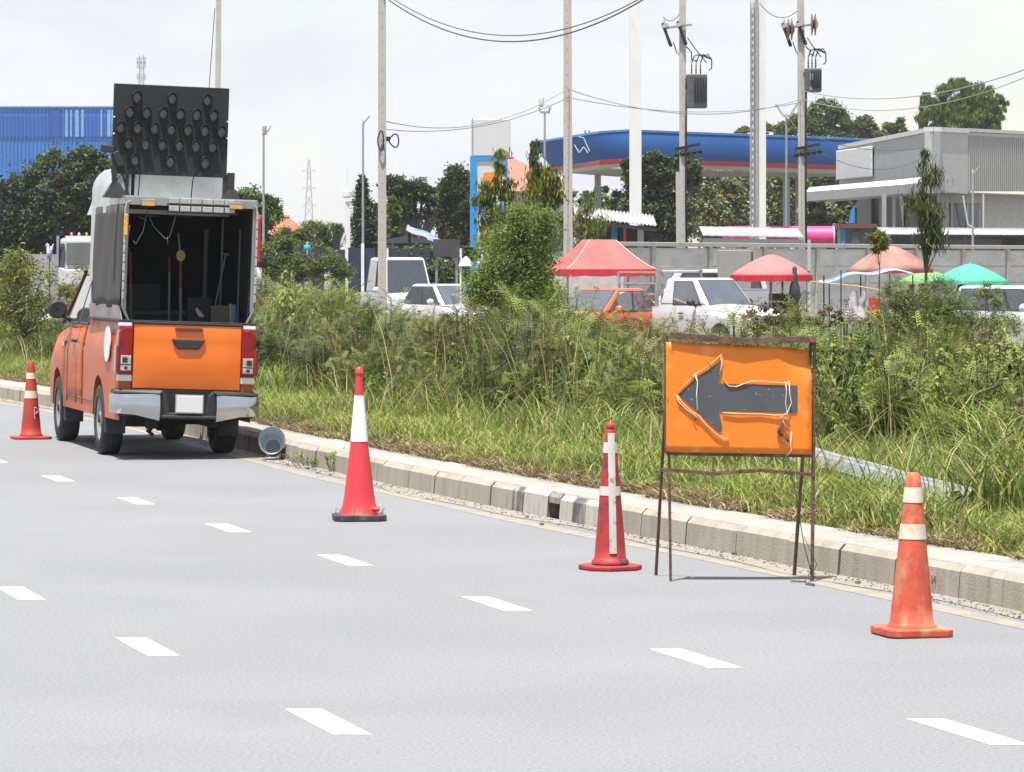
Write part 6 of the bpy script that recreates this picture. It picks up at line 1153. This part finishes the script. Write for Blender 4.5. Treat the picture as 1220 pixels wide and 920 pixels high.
for px, c, lb in ((1086, (.5, .05, .02), 'red cloth hanging left under the lime green umbrella'), (1098, (.45, .03, .02), 'red cloth hanging right under the lime green umbrella')):
    o = MB().grid([[(.07*(u-.5)*2+.01*sin(v*8), .02*sin(v*5+u), -.34*v) for u in np.linspace(0, 1, 4)] for v in np.linspace(0, 1, 7)]).build('hanging_cloth', mat('hang%d' % px, c, .8), smooth=True, solid=.01, loc=(GX(px, 85.9), 85.9, GZ(338, 86))); tag(o, lb, 'cloth')
D = 81; o = MB().lathe([(.02, .55), (.06, .5), (.05, .3), (.12, .1), (.15, -.1), (.08, -.28), (.02, -.32)], n=10, sx=.9).build('black_bag', mat('bag_black', (.02, .022, .028), .6, var=.4), smooth=True, loc=(GX(948, D), D+.3, 1.30)); tag(o, 'black bag hanging from the red umbrella', 'bag')
D = 78; o = MB().lathe([(.03, .5), (.10, .42), (.06, .25), (.15, .05), (.12, -.15), (.04, -.3)], n=9, sx=.9).build('black_bag', MATS['bag_black'], smooth=True, loc=(GX(1144, D), D-.2, 1.25)); tag(o, 'black bag hanging under the mint green umbrella', 'bag')
b = MB(); t = thing('market_stall', 'thin metal stall frame with a dark crate below the red umbrella', 'stall', (GX(935, 83), 83, 0))
for x_, w in ((-18, .012), (-4, .03), (14, .012), (26, .01)): b.b2(x_*83/F, x_*83/F+w*1.5, 0, .03, 0, 1.75)
b.b2(-.35, .55, 0, .03, 1.70, 1.74); b.build('frame', dark, t); MB().b2(-.34, .06, -.2, .25, .55, 1.25).build('crate', mat('crate_dark', (.05, .055, .05), .8), t); MB().b2(-.7, .5, -.3, .35, .5, .548).build('shelf', steelg, t)
for x_, lb in ((1004, 'dark bamboo stake left of the stall awning'), (990, 'short dark stake in the bushes left of the stall')): o = MB().tube([(0, 0, 0), (0, 0, GZ(322 if x_ > 1000 else 338, 80))], .014, 5).build('stake', dark, loc=(GX(x_-2, 80), 80, 0)); tag(o, lb, 'stake')
# ------------------------------------------------------------------ parked vehicles
cw = mat('paint_white', (.50, .50, .52), .3, var=.03, coat=.4, dirt=(.42, .41, .40), dscale=2, dlo=.55, dhi=.8); cs = mat('paint_silver', (.36, .37, .39), .3, .4, var=.03, coat=.5); cgr = mat('paint_graphite', (.13, .135, .14), .3, .4, var=.05, coat=.6); cor = mat('paint_taxi_orange', (.50, .10, .03), .3, coat=.5)
def vehicle(name, label, cat, px, D, rz, L_, W_, prof, gh, m, kind='car', gm=glass, axf=(.75, .78), r=.31, z=0):
    t = thing(name, label, cat, (GX(px, D), D, z), rz); off = -L_/2
    M4 = Matrix.Translation((0, off, 0)); ax = (axf[0], L_-axf[1]); ob = (0, gh[0]) if kind == 'pickup' else None
    body_, wid_, top2 = hull(t, L_, W_, r, ax, .28, prof, m, M4, open_bed=ob, noserad=.45, tailrad=.3)
    greenhouse(t, W_/2*.93, W_/2*.76, gh[0], gh[1], gh[2], gh[3], gh[4], gh[5], m, gm, M4, side_split=gh[6] if len(gh) > 6 else [(.08, .48), (.52, .9)])
    for a in ax:
        for s in (-1, 1): wheel(t, s*(W_/2-.10), a+off, r, .17, s)
    hw = W_/2
    for s in (-1, 1):
        b = MB(); b.hexa([Vector(q) for q in ((s*hw*.5, L_+.015, .58), (s*hw*.93, L_-.16, .60), (s*hw*.93, L_-.4, .60), (s*hw*.5, L_-.2, .58), (s*hw*.52, L_-.01, .72), (s*hw*.92, L_-.22, .78), (s*hw*.92, L_-.45, .78), (s*hw*.52, L_-.2, .72))]); b.xf(M4); b.build('headlight', clearl, t, bevel=.01)
        b = MB(); b.lathe([(.02, -.05), (.09, -.04), (.11, 0), (.09, .05), (.02, .08)], n=14, M=Matrix.Rotation(-pi/2, 3, 'X'), c=(s*(hw+.09), gh[1]-.42, gh[4]+.09), sx=.9, sy=.75); b.bar((s*(hw+.05), gh[1]-.42, gh[4]+.06), (s*(hw-.06), gh[1]-.42, gh[4]), .04); b.xf(M4); b.build('wing_mirror', m if 'sedan' in name or 'truck' not in name and kind != 'pickup' else blackpl, t, smooth=True)
        b = MB(); b.b2(s*hw*.7, s*hw*.96, -.02, .1, .65, .85); b.xf(M4); b.build('tail_light', redl, t, bevel=.01)
        b = MB(); b.b2(s*(hw-.004), s*(hw+.012), (gh[0]+gh[1])/2-.1, (gh[0]+gh[1])/2+.05, gh[4]-.16, gh[4]-.13); b.xf(M4); b.build('door_handle', blackpl, t)
    b = MB(); b.b2(-hw*.45, hw*.45, L_-.02, L_+.02, .50, .70); b.xf(M4); b.build('grille', blackpl, t, bevel=.01)
    b = MB(); b.b2(-hw*.93, hw*.93, L_-.12, L_+.07, .26, .48); b.xf(M4); b.build('front_bumper', m, t, bevel=.04)
    b = MB(); b.b2(-.16, .16, L_+.071, L_+.08, .33, .43); b.xf(M4); b.build('license_plate', whitem, t)
    b = MB()
    for s in (-.3, .25): b.tube([(s, gh[1]+.02, gh[4]+.03), (s+.22, gh[1]-.07+(gh[3]-gh[1])*.12, gh[4]+.05)], .01, 5)
    b.xf(M4); b.build('wiper', blackpl, t)
    if kind == 'pickup':
        b = MB(); b.b2(-hw*.9, hw*.9, .05, gh[0]-.02, .55, .6); b.b2(-hw*.92, -hw*.86, .02, gh[0], .55, prof[0][1]); b.b2(hw*.86, hw*.92, .02, gh[0], .55, prof[0][1]); b.b2(-hw*.9, hw*.9, 0, .05, .55, prof[0][1]); b.xf(M4); b.build('cargo_bed', m, t)
    return t, M4
PK = [(0, 1.0), (1.6, 1.0), (1.65, 1.03), (2.6, 1.05), (3.3, 1.02), (4.2, .93), (4.6, .80)]
# white pickup with rack
t, M4 = vehicle('pickup_truck', 'white pickup with a metal rack over its bed behind the arrow sign', 'pickup truck', 836, 80, radians(180+34), 4.6, 1.35, PK, (1.62, 3.35, 1.75, 2.75, 1.0, 1.60, [(.30, .86)]), cw, 'pickup', glassb)
rk = mat('rack_grey', (.36, .37, .37), .5, .4)
b = MB()
for s in (-1, 1):
    for y_ in (.1, 1.5): b.bar((s*.58, y_, 1.0), (s*.58, y_, 1.72), .05)
    for z_ in (1.25, 1.48, 1.72): b.bar((s*.58, .1, z_), (s*.58, 1.5, z_), .04)
for z_ in (1.25, 1.48, 1.72): b.bar((-.58, .1, z_), (.58, .1, z_), .04)
b.bar((-.58, 1.5, 1.78), (.58, 1.5, 1.78), .09, .05); b.bar((-.58, 1.5, 1.72), (-.58, 1.5, 1.80), .06); b.xf(M4); b.build('bed_rack', rk, t)
SD = [(0, .82), (.5, .92), (1.2, .93), (2.6, .90), (3.2, .86), (3.9, .74), (4.1, .66)]
vehicle('sedan_car', 'white sedan facing right beside the white van', 'car', 530, 94, radians(180+30), 4.1, 1.28, [(a, z+.02) for a, z in SD], (.75, 3.05, 1.25, 2.35, .88, 1.41), cw, gm=glassb, z=0)
vehicle('box_van', 'white van cab with a dark windscreen left of the white sedan', 'van', 470, 98, radians(180+14), 4.0, 1.35, [(0, 1.15), (2.0, 1.2), (3.2, 1.2), (3.8, 1.15), (4.0, 1.0)], (1.3, 3.75, 1.4, 3.25, 1.15, 2.08, [(.5, .92)]), cw, gm=glass, r=.31)
vehicle('taxi_car', 'orange car mostly hidden by shrubs under the red tent', 'car', 722, 80, radians(180-35), 4.1, 1.28, SD, (.75, 3.05, 1.3, 2.3, .86, 1.38), cor, gm=glassb)
vehicle('hatchback_car', 'dark grey car just right of the white pickup', 'car', 893, 84, radians(180+30), 3.9, 1.28, [(a, z*1.0) for a, z in SD], (.5, 3.05, .8, 2.2, .88, 1.35), cgr, gm=glassb)
vehicle('hatchback_car', 'white car behind the cab of the white pickup', 'car', 828, 90, radians(180-70), 3.9, 1.3, [(0, 1.0), (2, 1.02), (3.2, 1.0), (3.9, .8)], (.2, 3.2, .4, 2.6, .98, 1.78), cw, gm=glass)
vehicle('passenger_van', 'white van cut by the right picture edge beside the mint umbrella', 'van', 1222, 74, radians(180+26), 4.0, 1.3, [(0, 1.0), (2.2, 1.0), (3.2, .98), (3.8, .88), (4.0, .7)], (.2, 3.45, .35, 2.75, .95, 1.46, [(.08, .4), (.44, .64), (.68, .92)]), cw, gm=glass)
# light lorry at the far left
t = thing('lorry', 'white and grey lorry with roof beacons behind the weeds at the far left', 'lorry', (GX(78, 92), 92, 0), 0); k = F/92
def lz(py): return GZ(py, 92)
MB().hexa([Vector(((x_-78)/k, y_, z_)) for x_, y_, z_ in ((70, 0, .5), (112, 0, .5), (112, 1.7, .5), (70, 1.7, .5), (71, .12, lz(284)), (112, .12, lz(284)), (112, 1.7, lz(284)), (71, 1.7, lz(284)))]).build('cab', cw, t, bevel=.06)
MB().b2((79-78)/k, (108-78)/k, -.02, .1, lz(316), lz(289)).build('windscreen', glassb, t, bevel=.02); MB().b2((70.5-78)/k, (76.5-78)/k, .02, .12, lz(318), lz(290)).build('side_window', glass, t, bevel=.01)
MB().prism([((70-78)/k, lz(318)), ((79-78)/k, lz(321)), ((112-78)/k, lz(321)), ((112-78)/k, lz(340)), ((70-78)/k, lz(340))], -.14, .05).build('bonnet', cw, t, bevel=.03)
MB().b2((34-78)/k, (67-78)/k, .3, 1.9, .7, lz(303)).build('cargo_box', mat('lorry_grey', (.30, .30, .31), .6), t); MB().b2((67.5-78)/k, (70-78)/k, -.03, .1, .5, lz(281)).build('exhaust_stack', steelg, t)
MB().b2((76-78)/k, (110-78)/k, .3, .5, lz(283.8), lz(281)).build('light_bar', cw, t)
for x_, m_ in ((83, mat('beacon_orange', (.6, .15, .04), .3)), (92, clearl), (101, MATS['beacon_orange'])): MB().lathe([(.035, 0), (.035, .05), (.015, .08)], n=10, c=((x_-78)/k, .4, lz(280.8))).build('beacon', m_, t)
for x_ in (-.55, .35): wheel(t, x_, .5, .38, .2, -1)
t = thing('sack', 'dark and white sacks heaped in the weeds left of the pickup', 'sacks', (GX(61, 66), 66, .9)); MB().lathe([(.02, -.1), (.22, -.05), (.25, .05), (.05, .12)], n=12, sx=.9).build('white_sack', whitem, t, smooth=True); MB().lathe([(.02, -.06), (.2, -.03), (.2, .04), (.05, .09)], n=12, c=(-.12, .1, .14), sx=.9).build('dark_sack', rubber, t, smooth=True); MB().b2(-.2, .2, -.1, .2, -.85, -.08).build('pallet_stack', mat('stall_wood', (.2, .13, .08), .8), t)
t = thing('cloth_bunting', 'blue and white cloth hanging above the grey lorry body', 'cloth', (GX(59, 91), 91, GZ(292, 91))); MB().grid([[(.10*(u-.5)*2*(1-.6*v), .05*sin(5*v+4*u), -.36*v+.05*sin(7*u)) for u in np.linspace(0, 1, 6)] for v in np.linspace(0, 1, 8)]).build('cloth', mat('cloth_bw', (.12, .14, .45), .7, c2=(.6, .6, .65), scale=9), t, smooth=True, solid=.01); MB().tube([(0, 0, .02), (0, 0, -GZ(292, 91)+0)], .012, 5).build('pole', dark, t)

# ------------------------------------------------------------------ air
hm = bpy.data.materials.new('haze'); hm.use_nodes = True; ht = hm.node_tree; ht.nodes.clear()
ho = ht.nodes.new('ShaderNodeOutputMaterial'); hv = ht.nodes.new('ShaderNodeVolumePrincipled'); hv.inputs['Color'].default_value = (.93, .95, 1, 1); hv.inputs['Density'].default_value = .0002; hv.inputs['Anisotropy'].default_value = .2
ht.links.new(hv.outputs[0], ho.inputs['Volume'])
hz = MB().b2(-500, 500, -30, 1400, -1.1, 60).build('haze', hm); tag(hz, kind='stuff')
# ------------------------------------------------------------------ groups for repeats
GR = {'traffic_cone': 'cones set out along the closed lane', 'market_umbrella': 'umbrellas over the market stalls', 'street_lamp': 'street lamps behind the verge', 'utility_pole': 'concrete utility poles', 'white_mast': 'thick white masts', 'overhead_wire': 'overhead wires and cables', 'broad_tree': 'trees in the background', 'cypress': 'dark cypresses', 'pine_tree': 'pines above the station canopy', 'feathery_shrub': 'feathery shrubs in the thicket', 'leafy_shrub': 'leafy shrubs in the thicket', 'drooping_leaf_tree': 'thin trees with hanging leaves', 'grass_tussock': 'tall grass tussocks', 'kerb_weed': 'weeds at the kerb foot', 'rubble': 'rubble on the kerb', 'warning_pole': 'poles carried in the pickup', 'leaning_board': 'boards carried in the pickup', 'banner_flag': 'banners behind the verge', 'house': 'houses with orange roofs', 'black_bag': 'bags hanging under umbrellas', 'hanging_cloth': 'cloths under the lime umbrella', 'stake': 'stakes beside the stall', 'hatchback_car': 'cars parked behind the thicket', 'market_stall': 'market stalls', 'palm_like_shrub': 'palmy bushes', 'shovel': 'tools carried in the pickup', 'litter': 'litter in the grass'}
for o in list(COL.objects):
    if o.parent is None and o.get('label') and 'group' not in o:
        n_ = o.name.split('.')[0]
        if n_ in GR: o['group'] = GR[n_]
